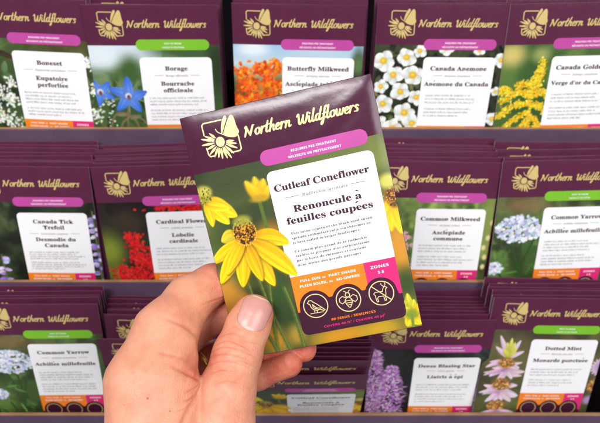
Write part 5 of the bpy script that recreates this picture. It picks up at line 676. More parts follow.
def paint_golden(c):
    r = np.random.default_rng(15)
    c.grad([(27, (104, 122, 66)), (44, (94, 124, 58)), (70, (76, 110, 50)), (119, (60, 88, 40))])
    c.mottle(24, 61, (52, 86, 40), .4, .7, .9); c.blob(6, 34, 9, 7, (206, 190, 110), .8); c.blob(26, 34, 6, 5, (150, 160, 90), .8)
    def spray(P, n, w):
        Q = catmull(P, 10)
        for k in range(n):
            i = r.integers(len(Q)); t = i / len(Q); p = Q[i]
            c.blob(p[0] + r.normal(0, w * (.35 + .65 * t)), p[1] + r.normal(0, w * .6), r.uniform(.4, .95), r.uniform(.4, .9), jit([(244, 206, 26), (232, 184, 16), (252, 226, 80), (186, 150, 20)][r.integers(4)], 9, r), .45)
    c.line([(27, 40), (25, 70), (22, 110)], 1.0, (96, 120, 46))
    spray([(28, 40), (26, 52), (24, 60)], 620, 2.8)
    for P in ([(24, 64), (14, 60), (4, 66)], [(24, 68), (12, 70), (2, 78)], [(25, 62), (31, 60), (36, 64)], [(24, 74), (14, 80), (5, 90)], [(24, 70), (31, 70), (36, 76)], [(24, 80), (18, 90), (10, 100)], [(24, 78), (30, 82), (34, 92)], [(26, 90), (20, 98), (16, 108)], [(8, 60), (4, 58), (0, 60)], [(25, 84), (12, 92), (4, 104)], [(26, 56), (20, 54), (14, 55)], [(24, 94), (30, 98), (35, 106)]): spray(P, 260, 1.8)
def paint_trefoil(c):
    r = np.random.default_rng(16); greens(c, 71, (44, 52, 36), (50, 62, 36), (40, 50, 32)); c.blob(10, 40, 14, 12, (90, 104, 62), .8, 0, .7)
    for cu, v0, v1 in ((6, 56, 108), (17, 70, 112), (88, 34, 100)):
        c.line([(cu, v0), (cu + 1, v1)], .9, (96, 104, 66))
        for k in range(30):
            v = r.uniform(v0, v1); s = 1 if r.random() < .5 else -1; l = r.uniform(3.5, 6.5)
            cc = jit([(176, 158, 214), (206, 190, 232), (140, 116, 190)][r.integers(3)], 8, r)
            c.petal(cu, v, cu + s * l, v + r.uniform(-1.5, 2.5), 1.5, cc, tuple(min(255, x * 1.12) for x in cc), .4)
def paint_cardinal(c):
    r = np.random.default_rng(17)
    c.grad([(27, (38, 26, 30)), (60, (44, 48, 26)), (119, (40, 50, 26))]); c.mottle(16, 81, (24, 18, 18), .4, .7, .9)
    c.blob(4, 66, 10, 14, (126, 138, 44), .8); c.blob(6, 86, 10, 9, (92, 112, 40), .8); c.blob(20, 42, 10, 9, (58, 46, 34), .8)
    for cu, v0, v1, sp in ((23, 52, 74, 4.5), (26, 70, 96, 8), (12, 78, 100, 7), (34, 62, 96, 5), (50, 30, 34, 12), (70, 30, 35, 10), (88, 50, 90, 3)):
        for k in range(150 if sp < 10 else 50):
            u, v = cu + r.normal(0, sp * .6), r.uniform(v0, v1); a = r.uniform(0, 6.28); l = r.uniform(1.6, 3.6)
            c.petal(u, v, u + l * math.cos(a), v + l * math.sin(a), .95, jit((206, 14, 22), 14, r), jit((232, 40, 36), 12, r), .4)
def paint_milkweed(c):
    r = np.random.default_rng(18); greens(c, 91, (120, 140, 76), (104, 128, 62), (90, 116, 60)); c.blob(88, 50, 8, 30, (132, 146, 74), .7); c.blob(88, 84, 4, 8, (60, 70, 40), .7)
    for cu, cv, R in ((12, 48, 9), (24, 62, 9), (10, 76, 10), (26, 84, 9), (6, 98, 8)):
        for k in range(110):
            a, d = r.random() * 6.28, r.random() ** .5 * R; u, v = cu + d * math.cos(a), cv + d * math.sin(a); q = r.random() * 6.28
            c.petal(u, v, u + 1.9 * math.cos(q), v + 1.9 * math.sin(q), .7, jit((226, 150, 176), 10, r), jit((248, 206, 216), 8, r), .4)
    for v in (46, 58, 66, 74, 82): c.blob(88 + r.normal(0, 1), v, 1.6, 2.2, (226, 210, 150), .5)
def paint_yarrow(c, seed=19):
    r = np.random.default_rng(seed); greens(c, seed + 80, (96, 112, 66), (66, 92, 44), (56, 84, 38)); c.blob(20, 33, 16, 6, (140, 112, 74), .8, 0, .8); c.blob(6, 90, 9, 14, (92, 124, 54), .8)
    for p in ([(20, 58), (22, 80), (21, 119)], [(12, 62), (20, 80), (21, 100)], [(30, 60), (24, 80), (21, 100)], [(2, 80), (12, 96), (18, 119)]): c.line(p, 1.3, (44, 78, 34), .5)
    leaves(c, r, 16, 2, 34, 74, 115, 9, .8, [(50, 88, 36), (96, 134, 64)])
    for cu, cv, ru, rv, n in ((18, 52, 17, 11, 300), (4, 84, 6, 5, 60), (88, 76, 3, 3, 20)):
        for k in range(n):
            a, d = r.random() * 6.28, r.random() ** .5; u, v = cu + d * ru * math.cos(a), cv + d * rv * math.sin(a)
            c.blob(u, v, r.uniform(.9, 1.5), r.uniform(.8, 1.3), jit([(232, 234, 248), (208, 214, 242), (244, 244, 252), (168, 176, 216)][r.integers(4)], 6, r), .4)
            if k % 3 == 0: c.blob(u, v, .4, .4, (150, 150, 170), .5)
def paint_blazing(c):
    r = np.random.default_rng(20); greens(c, 111, (44, 40, 44), (40, 48, 34), (44, 54, 34))
    c.blob(30, 60, 8, 30, (34, 32, 34), .8); c.blob(88, 92, 4, 14, (56, 84, 44), .7)
    for cu, v0, v1, R in ((5, 28, 112, 6.5), (18, 44, 114, 11), (89, 56, 90, 4.5)):
        for k in range(1100 if R > 5 else 260):
            v = r.uniform(v0, v1); q = r.random() * 6.28; e = sm(v0 - 3, v0 + 26, v); d = r.random() ** .6 * R * (.22 + .78 * e)
            u = cu + d * math.cos(q); l = r.uniform(1.6, 4.2)
            base = [(190, 126, 200), (222, 168, 226), (156, 92, 172), (236, 200, 238)][r.integers(4)]
            sh = .7 + .3 * math.cos((u - cu) / R * 1.4); base = tuple(x * sh for x in base)
            c.petal(u, v, u + l * math.cos(q), v + l * math.sin(q) * .7, .5, jit(base, 9, r), jit(base, 9, r), .3)
def paint_mint(c):
    r = np.random.default_rng(22)
    c.grad([(27, (88, 78, 56)), (50, (104, 100, 62)), (80, (90, 92, 50)), (119, (70, 76, 42))]); c.mottle(20, 121, (64, 60, 44), .4, .7, .8); c.mottle(16, 123, (124, 122, 72), .5, .8, .6)
    def whorl(u, v, R, up=False):
        for k in range(9):
            a = math.pi * (.02 + k / 8 * .96)
            q_ = r.uniform(.7, 1.1); a += r.normal(0, .14); c.petal(u, v, u + R * q_ * math.cos(a), v + R * q_ * .62 * math.sin(a) + 1, R * r.uniform(.10, .19), jit((216, 172, 204), 8, r), jit((242, 218, 236), 6, r), .6, r.normal(0, 1), .07)
    def calyx(u, v, ru, rv):
        c.blob(u, v, ru, rv, (146, 96, 52), .3)
        for k in range(90):
            a, d = r.random() * 6.28, r.random() ** .5
            c.blob(u + d * ru * math.cos(a), v + d * rv * math.sin(a), .7, .6, jit([(196, 140, 70), (118, 66, 40), (224, 186, 110), (170, 120, 60)][r.integers(4)], 10, r), .4)
    for tu, tv in ((10, 32), (26, 36), (30, 46), (8, 42)): c.petal(19, 52, tu, tv, 2, (214, 180, 206), (238, 214, 234), .4)
    for tu, tv in ((16, 38), (19, 34), (22, 38), (24, 43), (14, 44)): c.petal(19, 52, tu, tv, 2, (196, 190, 60), (226, 222, 120), .4)
    whorl(18, 56, 15); calyx(18.5, 57, 6, 4.5); whorl(18, 63, 16); whorl(17, 78, 15); calyx(18, 77, 7, 5.5); whorl(17, 84, 17); calyx(17, 98, 7, 5); whorl(17, 103, 16)
    for k in range(9): c.petal(92, 60, 92 + 9 * math.cos(1.6 + k * .35), 60 + 9 * math.sin(1.6 + k * .35), 1.6, (186, 150, 190), (226, 200, 226), .4)
    calyx(90, 78, 5, 7); c.blob(89, 92, 4, 4, (170, 140, 190), .5)

# ------------------------------------------------------------------ packets
PW, PH = 90.0, 119.0
def bulge_fn(seed, amp, hero=False):
    r = np.random.default_rng(seed)
    ph = r.uniform(0, 6.28, 6); k = r.uniform(.6, 1.4, 6)
    def g(u, v, h=PH):
        x = np.clip(u / PW, 0, 1); y = np.clip(v / h, 0, 1)
        pil = (np.sin(np.pi * x).clip(0, 1) ** .55) * (np.sin(np.pi * y).clip(0, 1) ** .45)
        z = amp * pil
        z = z + pil * amp * .12 * (np.sin(u * .07 * k[0] + v * .05 + ph[0]) + np.sin(v * .09 * k[1] - u * .04 + ph[1]) + .6 * np.sin(u * .16 * k[2] + v * .11 * k[3] + ph[2]))
        if hero:
            def ridge(u0, v0, u1, v1, w, a):
                d = np.array([u1 - u0, v1 - v0]); l = np.hypot(*d); d = d / l
                s = (u - u0) * d[0] + (v - v0) * d[1]; t = -(u - u0) * d[1] + (v - v0) * d[0]
                e = sm(-4, 10, s) * (1 - sm(l - 8, l + 4, s))
                return a * e * np.exp(-(t / w) ** 2)
            z = z + g.fold(u, v, h) + pil ** .5 * 1.25 * (ridge(60, 22, 92, 0, 3.2, .30) + ridge(68, 24, 90, 6, 2.0, -.16) + ridge(50, 14, 84, 8, 2.6, .14) + ridge(8, 7, 62, 6, 3.0, .16) + ridge(3, 10, 30, 26, 3.5, .14))
            z = z - .9 * np.exp(-((u - 15) ** 2 + (v - 93) ** 2) / 90.0)
        return z
    g.fold = (lambda u, v, h: .85 * (1 - np.exp(-np.clip(v, 0, None) / 4.5)) * (1 - sm(20, 70, v)) * sm(-2, 5, u) * sm(92, 86, u)) if hero else (lambda u, v, h: 0.0 * u)
    return g
class Packet:
    def __init__(s, root, g, h=PH):
        s.root, s.g, s.h = root, g, h
    def put(s, name, shape, mat, off, parent=None, ink=None, smooth=True):
        P, T = shape
        P = np.asarray(P, float)
        z = s.g(P[:, 0], P[:, 1], s.h) + off
        V = np.stack([P[:, 0] - PW / 2, -z, s.h - P[:, 1]], 1) / 1000.0
        return mk(name, V, T, mat, s.root if parent is None else parent, ink, smooth)
def body(pk, mat, thick=1.1, nu=46, nv=60, name='envelope'):
    h = pk.h
    # edge-dense parameter lines
    def lines(L, n):
        t = np.linspace(0, 1, n); e = np.array([0, .25, .6, 1.1, 1.8, 2.8]) / L
        return np.unique(np.concatenate([e, 1 - e, t[(t > 3.2 / L) & (t < 1 - 3.2 / L)]])) * L
    uu, vv = lines(PW, nu), lines(h, nv)
    U, V = np.meshgrid(uu, vv); nr, nc = U.shape
    fz = -pk.g(U, V, h); pil = (np.sin(np.pi * U / PW).clip(0, 1) ** .4) * (np.sin(np.pi * V / h).clip(0, 1) ** .4)
    bz = .45 + thick * pil - .8 * pk.g.fold(U, V, h)
    A = np.stack([U - PW / 2, fz, h - V], -1).reshape(-1, 3); Bk = np.stack([U - PW / 2, bz, h - V], -1).reshape(-1, 3)
    n = nr * nc
    Ff = gridF(nr, nc)[:, ::-1]; Fb = gridF(nr, nc) + n
    ring = np.concatenate([np.arange(nc), np.arange(1, nr) * nc + nc - 1, (nr - 1) * nc + np.arange(nc - 2, -1, -1), np.arange(nr - 2, 0, -1) * nc])
    r2 = np.roll(ring, -1)
    Fr = np.stack([ring, r2, r2 + n, ring + n], -1)
    top = nc - 1
    mid = np.concatenate([np.zeros(len(Ff) + len(Fb), int), np.where(np.arange(len(Fr)) < top, 0, 1)])
    return mk(name, np.concatenate([A, Bk]) / 1000, np.concatenate([Ff, Fb, Fr]), [mat, M_RIM], pk.root, smooth=True, midx=mid)
def scrawl(u0, u1, vs, xh, seed, last=.8):
    """rows of tiny illegible print"""
    r = np.random.default_rng(seed); V, T = [], []
    def q(a, b, c, d):
        n = len(V); V.extend([(a, b), (c, b), (c, d), (a, d)]); T.extend([(n, n + 2, n + 1), (n, n + 3, n + 2)])
    for k, v in enumerate(vs):
        end = u1 - (r.uniform(2, 12) if k not in (len(vs) - 1,) else (u1 - u0) * (1 - last)); u = u0; wl = r.integers(2, 9)
        while u < end:
            t = r.random(); w = xh * r.uniform(.35, .7); s = xh * .24
            if t < .18: q(u, v - xh * 1.5, u + s, v)
            elif t < .5: q(u, v - xh, u + s, v); q(u + w, v - xh * r.choice([.9, 1, 1.5]), u + w + s, v); q(u + s, v - xh, u + w, v - xh * .78); u += w
            elif t < .8: q(u, v - xh, u + s, v); q(u + s, v - xh, u + w, v - xh * .76); q(u + s, v - xh * .22, u + w, v); u += w * .8
            else: q(u, v - xh, u + s, v + xh * .45); q(u + s, v - xh, u + w, v - xh * .75); u += w * .6
            u += s + xh * .22; wl -= 1
            if wl <= 0: u += xh * .75; wl = r.integers(2, 10)
    return np.array(V, float), np.array(T, int)
def arc_top(u):
    t = 96.6 if 42.9 < u < 74.4 else 101.4
    for c in (42.9, 58.7, 74.4):
        d = abs(u - c)
        if d < 7.6: t = min(t, 99.6 - math.sqrt(7.6 ** 2 - d * d))
    return t
def icon_panel_shape():
    us = np.unique(np.concatenate([np.linspace(34, 84, 101), [42.9, 58.7, 74.4]]))
    P = []; nb = 14
    for u in us:
        r = 3.0; e = min(u - 34, 84 - u); bot = 113.2 - (r - math.sqrt(max(0, r * r - (r - e) ** 2)) if e < r else 0)
        P.append(np.stack([np.full(nb, u), np.linspace(arc_top(u), bot, nb)], 1))
    return np.concatenate(P), gridF(len(us), nb)
def circ(c, r, n=40): return np.array([(c[0] + r * math.cos(t), c[1] + r * math.sin(t)) for t in np.linspace(0, 2 * math.pi, n + 1)])
def pictograms(detail=True):
    L_ = []
    for c in (42.9, 58.7, 74.4): L_.append((circ((c, 99.6), 5.75), .44))
    if not detail: return strokes(L_)
    b = np.array([42.9, 99.6])
    bird = [(-3.6, -1.9), (-2.8, -3.0), (-1.6, -3.0), (-.8, -2.0), (.6, -.9), (2.0, .6), (4.0, 2.6), (3.4, 3.0), (1.6, 1.9), (.2, 2.3), (-1.4, 1.6), (-2.3, .2), (-2.6, -1.2), (-3.6, -1.9)]
    L_.append((b + np.array(bird), .38))
    L_.append((b + catmull([(-1.4, -1.0), (.2, .9), (2.2, 1.5)], 5), .34)); L_.append((b + catmull([(-1.4, -1.0), (-1.0, .8), (.8, 1.7)], 5), .34))
    L_.append((b + np.array([(-.9, 1.9), (-1.1, 3.2)]), .3)); L_.append((b + np.array([(.2, 2.3), (.1, 3.4)]), .3)); L_.append((b + np.array([(-3.2, 3.4), (3.0, 3.5)]), .3))
    e = np.array([58.7, 99.6])
    L_.append((e + catmull([(0, -1.2), (1.5, .0), (1.5, 1.6), (0, 3.9), (-1.5, 1.6), (-1.5, .0)], 5, True), .36))
    L_.append((e + circ((0, -2.3), 1.05, 16), .36))
    for y, w in ((.5, 1.4), (1.6, 1.4), (2.6, .9)): L_.append((e + np.array([(-w, y), (w, y)]), .32))
    for s in (-1, 1):
        L_.append((e + np.array([(s * .8, -1.0), (s * 2.6, -2.0), (s * 4.2, -1.0), (s * 4.2, .7), (s * 3.0, 1.6), (s * 1.5, .4)]), .34))
        L_.append((e + catmull([(s * .5, -3.2), (s * .9, -4.2), (s * 1.6, -4.4)], 4), .26))
    d = np.array([74.4, 99.6])
    deer = [(-3.6, -.2), (-2.8, -.9), (.6, -.7), (1.2, -2.2), (1.9, -3.0), (3.1, -2.2), (2.3, -1.6), (2.0, .9), (1.6, 1.6), (1.7, 3.8), (1.0, 3.8), (.8, 1.6), (-1.6, 1.4), (-2.2, 2.2), (-2.0, 3.8), (-2.7, 3.8), (-3.0, 1.8), (-2.9, .8), (-3.6, -.2)]
    L_.append((d + np.array(deer), .34))
    L_.append((d + np.array([(1.6, -3.0), (.6, -4.0), (.7, -4.7)]), .28)); L_.append((d + np.array([(2.0, -3.0), (2.6, -4.0), (2.3, -4.7)]), .28))
    L_.append((d + np.array([(-3.95, -3.95), (3.95, 3.95)]), .42))
    return strokes(L_)
ICON_SHAPE = icon_panel_shape(); PICT = pictograms(True); PICT_S = pictograms(False)
PANEL = rrect(34, 35.2, 84, 85.0, 3.0, 0.0); PANEL_H = rrect(34, 33.0, 84, 83.8, 3.0, 0.0)
PILL = rrect(33, 22.9, 83, 30.2, 3.6, 3.6, 30)
HEADER = rrect(0.15, 0.25, 89.85, 27.0, 0, 0, 60)
SUN = rrect(34, 85.0, 69.0, 103.4, 0, 0); ZONE = rrect(69.0, 85.0, 84, 103.4, 0, 0)
SUN_H = rrect(34, 83.8, 69.0, 103.4, 0, 0); ZONE_H = rrect(69.0, 83.8, 84, 103.4, 0, 0)

def dress(pk, eng, latin, fre, badge, painter, hero=False, seed=1, detail=True, h_photo=None, pink=None):
    """all print of one packet"""
    res = 0.22 if hero else 0.42
    hp = pk.h
    body(pk, M_PURP if hero else M_PURPB, nu=90 if hero else 40, nv=110 if hero else 50)
    pk.put('header_panel', HEADER, M_PURP if hero else M_PURPB, .06)
    c = Canvas(res, 27.0, hp); painter(c)
    ink = c.inks()
    # soft print grain
    r = np.random.default_rng(seed + 500)
    ink *= (1 + r.normal(0, .018, ink.shape[:2]))[..., None]
    Uc = np.clip(c.U, .15, 89.85); Vc = np.clip(c.V, 27.0, hp - .2)
    pk.put('photo_print', (np.stack([Uc, Vc], -1).reshape(-1, 2), gridF(*c.U.shape)[:, ::-1]), M_PHOTO, .06, ink=ink.reshape(-1, 3))
    gold = M_GOLD if hero else M_GOLDB
    pk.put('emblem', EMBLEM, gold, .10, smooth=False)
    pk.put('brand_lettering', BRAND if hero else BRAND_B, gold, .10, smooth=False)
    bd = pk.put('badge', PILL, M_PINK if badge == 'pink' else M_GREEN, .12)
    bt = ('REQUIRES PRE-TREATMENT', 'NÉCESSITE UN PRÉTRAITEMENT') if badge == 'pink' else ('EASY TO GROW', 'FACILE À CULTIVER')
    pk.put('badge_lettering', join(text(bt[0], 'b', 1.62, 58.2, 26.15, track=.05), text(bt[1], 'b', 1.62, 58.2, 28.85, track=.05)), M_WINK, .16, bd, smooth=False)
    ip = pk.put('info_panel', PANEL_H if hero else PANEL, M_WHITE, .12)
    ent = []
    if hero:
        ent.append(text(eng[0], 's', 4.75, 58.3, 42.7, wid=44.6, off=.05))
        ent.append(text(fre[0], 's', 4.8, 58.8, 53.7, wid=32.2, off=.05)); ent.append(text(fre[1], 's', 4.8, 58.8, 58.9, wid=40.9, off=.05))
        lat_v = 47.1; dv = 65.6
    else:
        v = 44.4 if len(eng) == 1 else 43.6
        for t in eng: ent.append(text(t, 's', 4.5, 59, v, fit=45.5, xs=1.2, track=.07, off=.07)); v += 4.7
        lat_v = v - .4; v += 6.2 if len(eng) == 1 else 5.0
        for t in fre: ent.append(text(t, 's', 4.5, 59, v, fit=45.5, xs=1.2, track=.07, off=.07)); v += 4.9
        dv = max(v - 1.2, 61.5)
    pk.put('title_lettering', join(*ent), M_TITLE, .16, ip, smooth=False)
    lw = text_width(latin, 'i', 2.0, .28) if hero else text_width(latin, 'i', 1.8, .15)
    lt = text(latin, 'i', 2.1 if hero else 1.9, 59, lat_v, track=.28 if hero else .15, fit=32, off=.06)
    lw = min(lw, 32)
    rules = []
    for s in (-1, 1):
        a, b = 59 + s * (lw / 2 + 2), 59 + s * min(lw / 2 + 8.5, 22.5); a, b = min(a, b), max(a, b)
        rules.append((np.array([(a, lat_v - .85), (b, lat_v - .85), (b, lat_v - .6), (a, lat_v - .6)]), np.array([[0, 2, 1], [0, 3, 2]])))
    pk.put('latin_lettering', join(lt, *rules), M_GREY, .16, ip, smooth=False)
    if hero:
        D = ['This taller cousin of the black-eyed susan', 'spreads enthusiastically via rhizomes so', 'is best suited to larger landscapes.', None, 'Ce cousin plus grand de la rudbeckie', 'tardive se propage avec enthousiasme', 'par le biais de rhizomes et convient', 'donc mieux aux grands paysages.']
        v = 63.9; items = []
        for t in D:
            if t is None: v += 1.9; continue
            items.append(text(t, 's', 1.62, 38.9, v, 'l', xs=1.32, track=.07, off=.045)); v += 2.24
        pk.put('description_lettering', join(*items), M_BODYT, .16, ip, smooth=False)
    else:
        r = np.random.default_rng(seed + 90); n1, n2 = int(r.integers(3, 5)), int(r.integers(3, 5)); p = min(2.6, (83 - dv - 2) / (n1 + n2))
        vs1 = dv + 1.2 + np.arange(n1) * p; vs2 = vs1[-1] + p * 1.8 + np.arange(n2) * p
        pk.put('description_lettering', join(scrawl(38, 81.5, vs1, .86, seed), scrawl(38, 81.5, vs2, .86, seed + 1, .55)), M_BODYB, .16, ip, smooth=False)
    sb = pk.put('sun_band', SUN_H if hero else SUN, M_ORANGE, .115); zb = pk.put('zone_band', ZONE_H if hero else ZONE, M_MAG, .115)
    dh = 0 if hero else 1.2
    if hero or detail:
        pk.put('band_lettering', join(text('FULL SUN', 'b', 1.75, 38.2, 87.0 + dh, 'l', wid=9.9), text('to', 'b', 1.5, 49.0, 87.0 + dh, 'l'), text('PART SHADE', 'b', 1.75, 51.9, 87.0 + dh, 'l', wid=13.2),
                                     text('PLEIN SOLEIL', 'b', 1.75, 37.4, 89.6 + dh, 'l', wid=13.5), text('ou', 'b', 1.5, 51.7, 89.6 + dh, 'l'), text('MI-OMBRE', 'b', 1.75, 55.1, 89.6 + dh, 'l', wid=11.2)), M_WINK, .16, sb, smooth=False)
        pk.put('band_lettering', join(text('ZONES', 'b', 2.0, 76.2, 87.4 + dh, wid=8.8), text('3-8', 'b', 2.0, 76.2, 90.2 + dh, track=.12)), M_WINK, .16, zb, smooth=False)
    ic = pk.put('icon_panel', ICON_SHAPE, M_DARK, .14)
    pk.put('pictograms', PICT if hero else PICT_S, gold, .18, ic, smooth=False)
    if hero:
        pk.put('seed_count_lettering', text('80 SEEDS / SEMENCES', 'b', 1.62, 59.4, 108.2, wid=21.4), M_ORANGE, .18, ic, smooth=False)
        pk.put('coverage_lettering', text('COVERS 40 ft² / COUVRE 40 pi²', 'b', 1.55, 59.2, 111.0, wid=29.4), M_MAG, .18, ic, smooth=False)
    # petals that run over the label
    if c.over.max() > .5:
        m = (c.over > .5) & (c.U > 33.6) & (c.U < 40)
        Fq = gridF(*c.U.shape)[:, ::-1]; keep = m.ravel()[Fq].all(1); Fq = Fq[keep]
        if len(Fq):
            idx, inv = np.unique(Fq.ravel(), return_inverse=True)
            pk.put('overlapping_petal', (np.stack([c.U, c.V], -1).reshape(-1, 2)[idx], inv.reshape(Fq.shape)), M_PHOTO, .20, ink=ink.reshape(-1, 3)[idx])

# rows of the display in the lens frame: lean, y, z of the packets' top edge
ROWS = {1: (.5043, -138.57, 387.39), 2: (.415, -33.44, 404.39), 3: (.4446, 68.98, 414.58)}
def row_pose(row, x, dv, dn, roll, yaw, da):
    a, Y, Z = ROWS[row]
    v = np.array([0, math.cos(a), math.sin(a)]); n = np.array([0, -math.sin(a), math.cos(a)])
    return np.array([x, Y, Z]) + dv * v + dn * n, Rx(a + da) @ Ry(yaw) @ Rz(roll)
def packet_root(o, R, h, label, group):
    return empty('seed_packet', world_matrix(o, R, o + R @ np.array([0, h, 0])), label, 'seed packet', group)

HERO_R = Ry(.09526) @ Rx(.14284) @ Rz(-.20845)
HERO_C = np.array([.7945, 5.2894, 272.363])
hero_top = HERO_C + HERO_R @ np.array([0, -PH / 2, 0])
hero = packet_root(hero_top, HERO_R, PH, 'glossy Cutleaf Coneflower seed packet held up by the hand in front of the shelf', None)
HG = bulge_fn(3, 1.25, True)
dress(Packet(hero, HG), ['Cutleaf Coneflower'], 'Rudbeckia laciniata', ['Renoncule à', 'feuilles coupées'], 'pink', paint_coneflower, hero=True)

GRP = 'seed packets facing front on the display'
SPEC = [
 # row, pose, english, latin, french, badge, painter, label
 (1, (-187.1, -3.557, .4, .0424, .0130, .0095), ['Boneset'], 'Eupatorium perfoliatum', ['Eupatoire', 'perforliée'], 'pink', paint_boneset, 'front packet titled Boneset with frothy white flowers on the top tier'),
 (1, (-100.5, 1.0, .23, .0120, -.050, .03), ['Borage'], 'Borago officinalis', ['Bourrache', 'officinale'], 'green', paint_borage, 'front packet titled Borage with blue star flowers and a green badge'),
 (1, (-.7, 0.6, -.4, .0164, .0117, .0005), ['Butterfly Milkweed'], 'Asclepias tuberosa', ['Asclépiade tubéreuse'], 'pink', paint_butterfly, 'front packet titled Butterfly Milkweed with orange blossom, partly behind the held packet'),
 (1, (97.0, .4, .05, .0092, .0007, -.0205), ['Canada Anemone'], 'Anemone canadensis', ['Anémone du Canada'], 'pink', paint_anemone, 'front packet titled Canada Anemone with white yellow-centred flowers'),
 (1, (184.9, -.5, -.2, -.0191, -.0156, -.0205), ['Canada Goldenrod'], 'Solidago canadensis', ['Verge d\'or du Canada'], 'pink', paint_golden, 'front packet titled Canada Goldenrod with yellow plumes, cut by the right edge of the photo'),
 (2, (-192.4, 2.18, -.04, .01875, -.0155, .0131), ['Canada Tick', 'Trefoil'], 'Desmodium canadense', ['Desmodie du', 'Canada'], 'pink', paint_trefoil, 'front packet titled Canada Tick Trefoil with lilac flower spikes on the middle tier'),
 (2, (-101.1, 1.52, .13, -.0279, -.0106, .0028), ['Cardinal Flower'], 'Lobelia cardinalis', ['Lobelie', 'cardinale'], 'pink', paint_cardinal, 'front packet titled Cardinal Flower with bright red spikes just above the hand'),
 (2, (95.1, -1.09, .05, .0135, .0079, -.0004), ['Common Milkweed'], 'Asclepias syriaca', ['Asclépiade', 'commune'], 'pink', paint_milkweed, 'front packet titled Common Milkweed with pale pink clusters right of the held packet'),
 (2, (184.9, -2.6, -.14, -.0103, -.0349, -.0156), ['Common Yarrow'], 'Achillea millefolium', ['Achillée millefeuille'], 'green', paint_yarrow, 'front packet titled Common Yarrow on the middle tier at the right edge'),
 (3, (-189.2, -3.73, .18, .0102, -.0185, .0200), ['Common Yarrow'], 'Achillea millefolium', ['Achillée millefeuille'], 'green', lambda c: paint_yarrow(c, 29), 'front packet titled Common Yarrow on the lowest tier left of the hand'),
 (3, (96.67, 9.62, -.12, .0083, -.0052, .0466), ['Dense Blazing Star'], 'Liatris spicata', ['Liatris à épi'], 'pink', paint_blazing, 'front packet titled Dense Blazing Star with fuzzy purple spikes'),
 (3, (183.2, -5.6, 4.6, .0302, -.022, -.03), ['Dotted Mint'], 'Monarda punctata', ['Monarde ponctuée'], 'green', paint_mint, 'front packet titled Dotted Mint with pale pink bracts in the lower right corner'),
]
for i, (row, ps, en, la, fr, bd, pt, lb) in enumerate(SPEC):
    o, R = row_pose(row, *ps)
    root = packet_root(o, R, PH, lb, GRP)
    dress(Packet(root, bulge_fn(40 + i, .8)), en, la, fr, bd, pt, seed=i + 1, detail=True)
# two packets that have slumped forward on the lowest tier
o3 = np.array([1.0, 110.0, 391.0]); R3 = Rx(.94) @ Rz(-.01)
dress(Packet(packet_root(o3, R3, 112., 'slumped Cutleaf Coneflower packet tipped forward below the held packet', GRP), bulge_fn(60, .8), 112.), ['Cutleaf Coneflower'], 'Rudbeckia laciniata', ['Renoncule à', 'feuilles coupées'], 'pink', paint_coneflower, seed=61)
o4 = np.array([-98.0, 90.0, 411.0]); R4 = Rx(.60) @ Rz(.005)
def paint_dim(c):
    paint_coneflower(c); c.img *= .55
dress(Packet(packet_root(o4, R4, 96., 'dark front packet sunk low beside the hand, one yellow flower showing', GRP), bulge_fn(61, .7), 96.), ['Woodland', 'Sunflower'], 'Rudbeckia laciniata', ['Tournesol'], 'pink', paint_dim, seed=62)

# packets filed behind the front ones: thin envelopes with only their top edges in view
base_root = None
def stock(row, o0, R0, n, step, label, group, h=PH, lift=1.05, seed=0, emblem=False):
    r = np.random.default_rng(seed)
    global base_root
    nrm = R0[:, 2]; dn = R0[:, 1]
    for k in range(1, n + 1):
        o = o0 + nrm * (step * (k + r.uniform(-.22, .22)) + .8) - dn * (lift * k + r.normal(0, .9)) + R0[:, 0] * r.normal(0, 1.3)
        R = R0 @ Rz(r.normal(0, .011)) @ Rx(r.normal(0, .007))
        Mw = world_matrix(o, R, o + R @ np.array([0, h, 0]))
        if base_root is None:
            root = empty('seed_packet', Mw, label, 'seed packet', group)
            pk = Packet(root, bulge_fn(77, .55)); body(pk, M_STACK, .8, 26, 30)
            pk.put('emblem', EMBLEM, M_GOLDB, .10, smooth=False)
            pk.put('brand_lettering', BRAND_B, M_GOLDB, .10, smooth=False)
            base_root = root
        else:
            root = base_root.copy(); COL.objects.link(root); root.matrix_world = Mw
            root['label'] = label; root['group'] = group
            for ch in base_root.children:
                c = ch.copy(); COL.objects.link(c); c.parent = root
STK = [(0, 3, 4.0), (1, 4, 3.6), (2, 3, 3.6), (3, 3, 4.2), (4, 3, 4.2), (5, 8, 3.2), (6, 8, 3.1), (7, 8, 2.9), (8, 5, 3.8), (9, 4, 3.8), (10, 8, 3.3), (11, 5, 3.4)]
for i, n, st in STK:
    row, ps, en = SPEC[i][:3]
    o, R = row_pose(row, *ps); nm = ' '.join(en)
    tier = {1: 'top', 2: 'middle', 3: 'lowest'}[row]
    stock(row, o, R, n, st, 'plain purple packet filed behind the %s packet on the %s tier' % (nm, tier), 'packets filed behind %s, %s tier' % (nm, tier), seed=100 + i)
# behind the sunk packet and behind the slumped one
o5, R5 = row_pose(3, -97.5, 10.5, 0.0, .01, 0, .0)
stock(3, o5, R5, 6, 3.6, 'purple packet filed behind the sunk packet left of the wrist', 'packets filed left of the wrist, lowest tier', seed=150)
o6 = np.array([2.0, 110.0, 391.5]); R6 = Rx(.95)
stock(3, o6, R6, 9, 2.7, 'purple packet in the leaning stack below the held packet', 'packets leaning below the held packet, lowest tier', seed=160, h=104., lift=1.0)

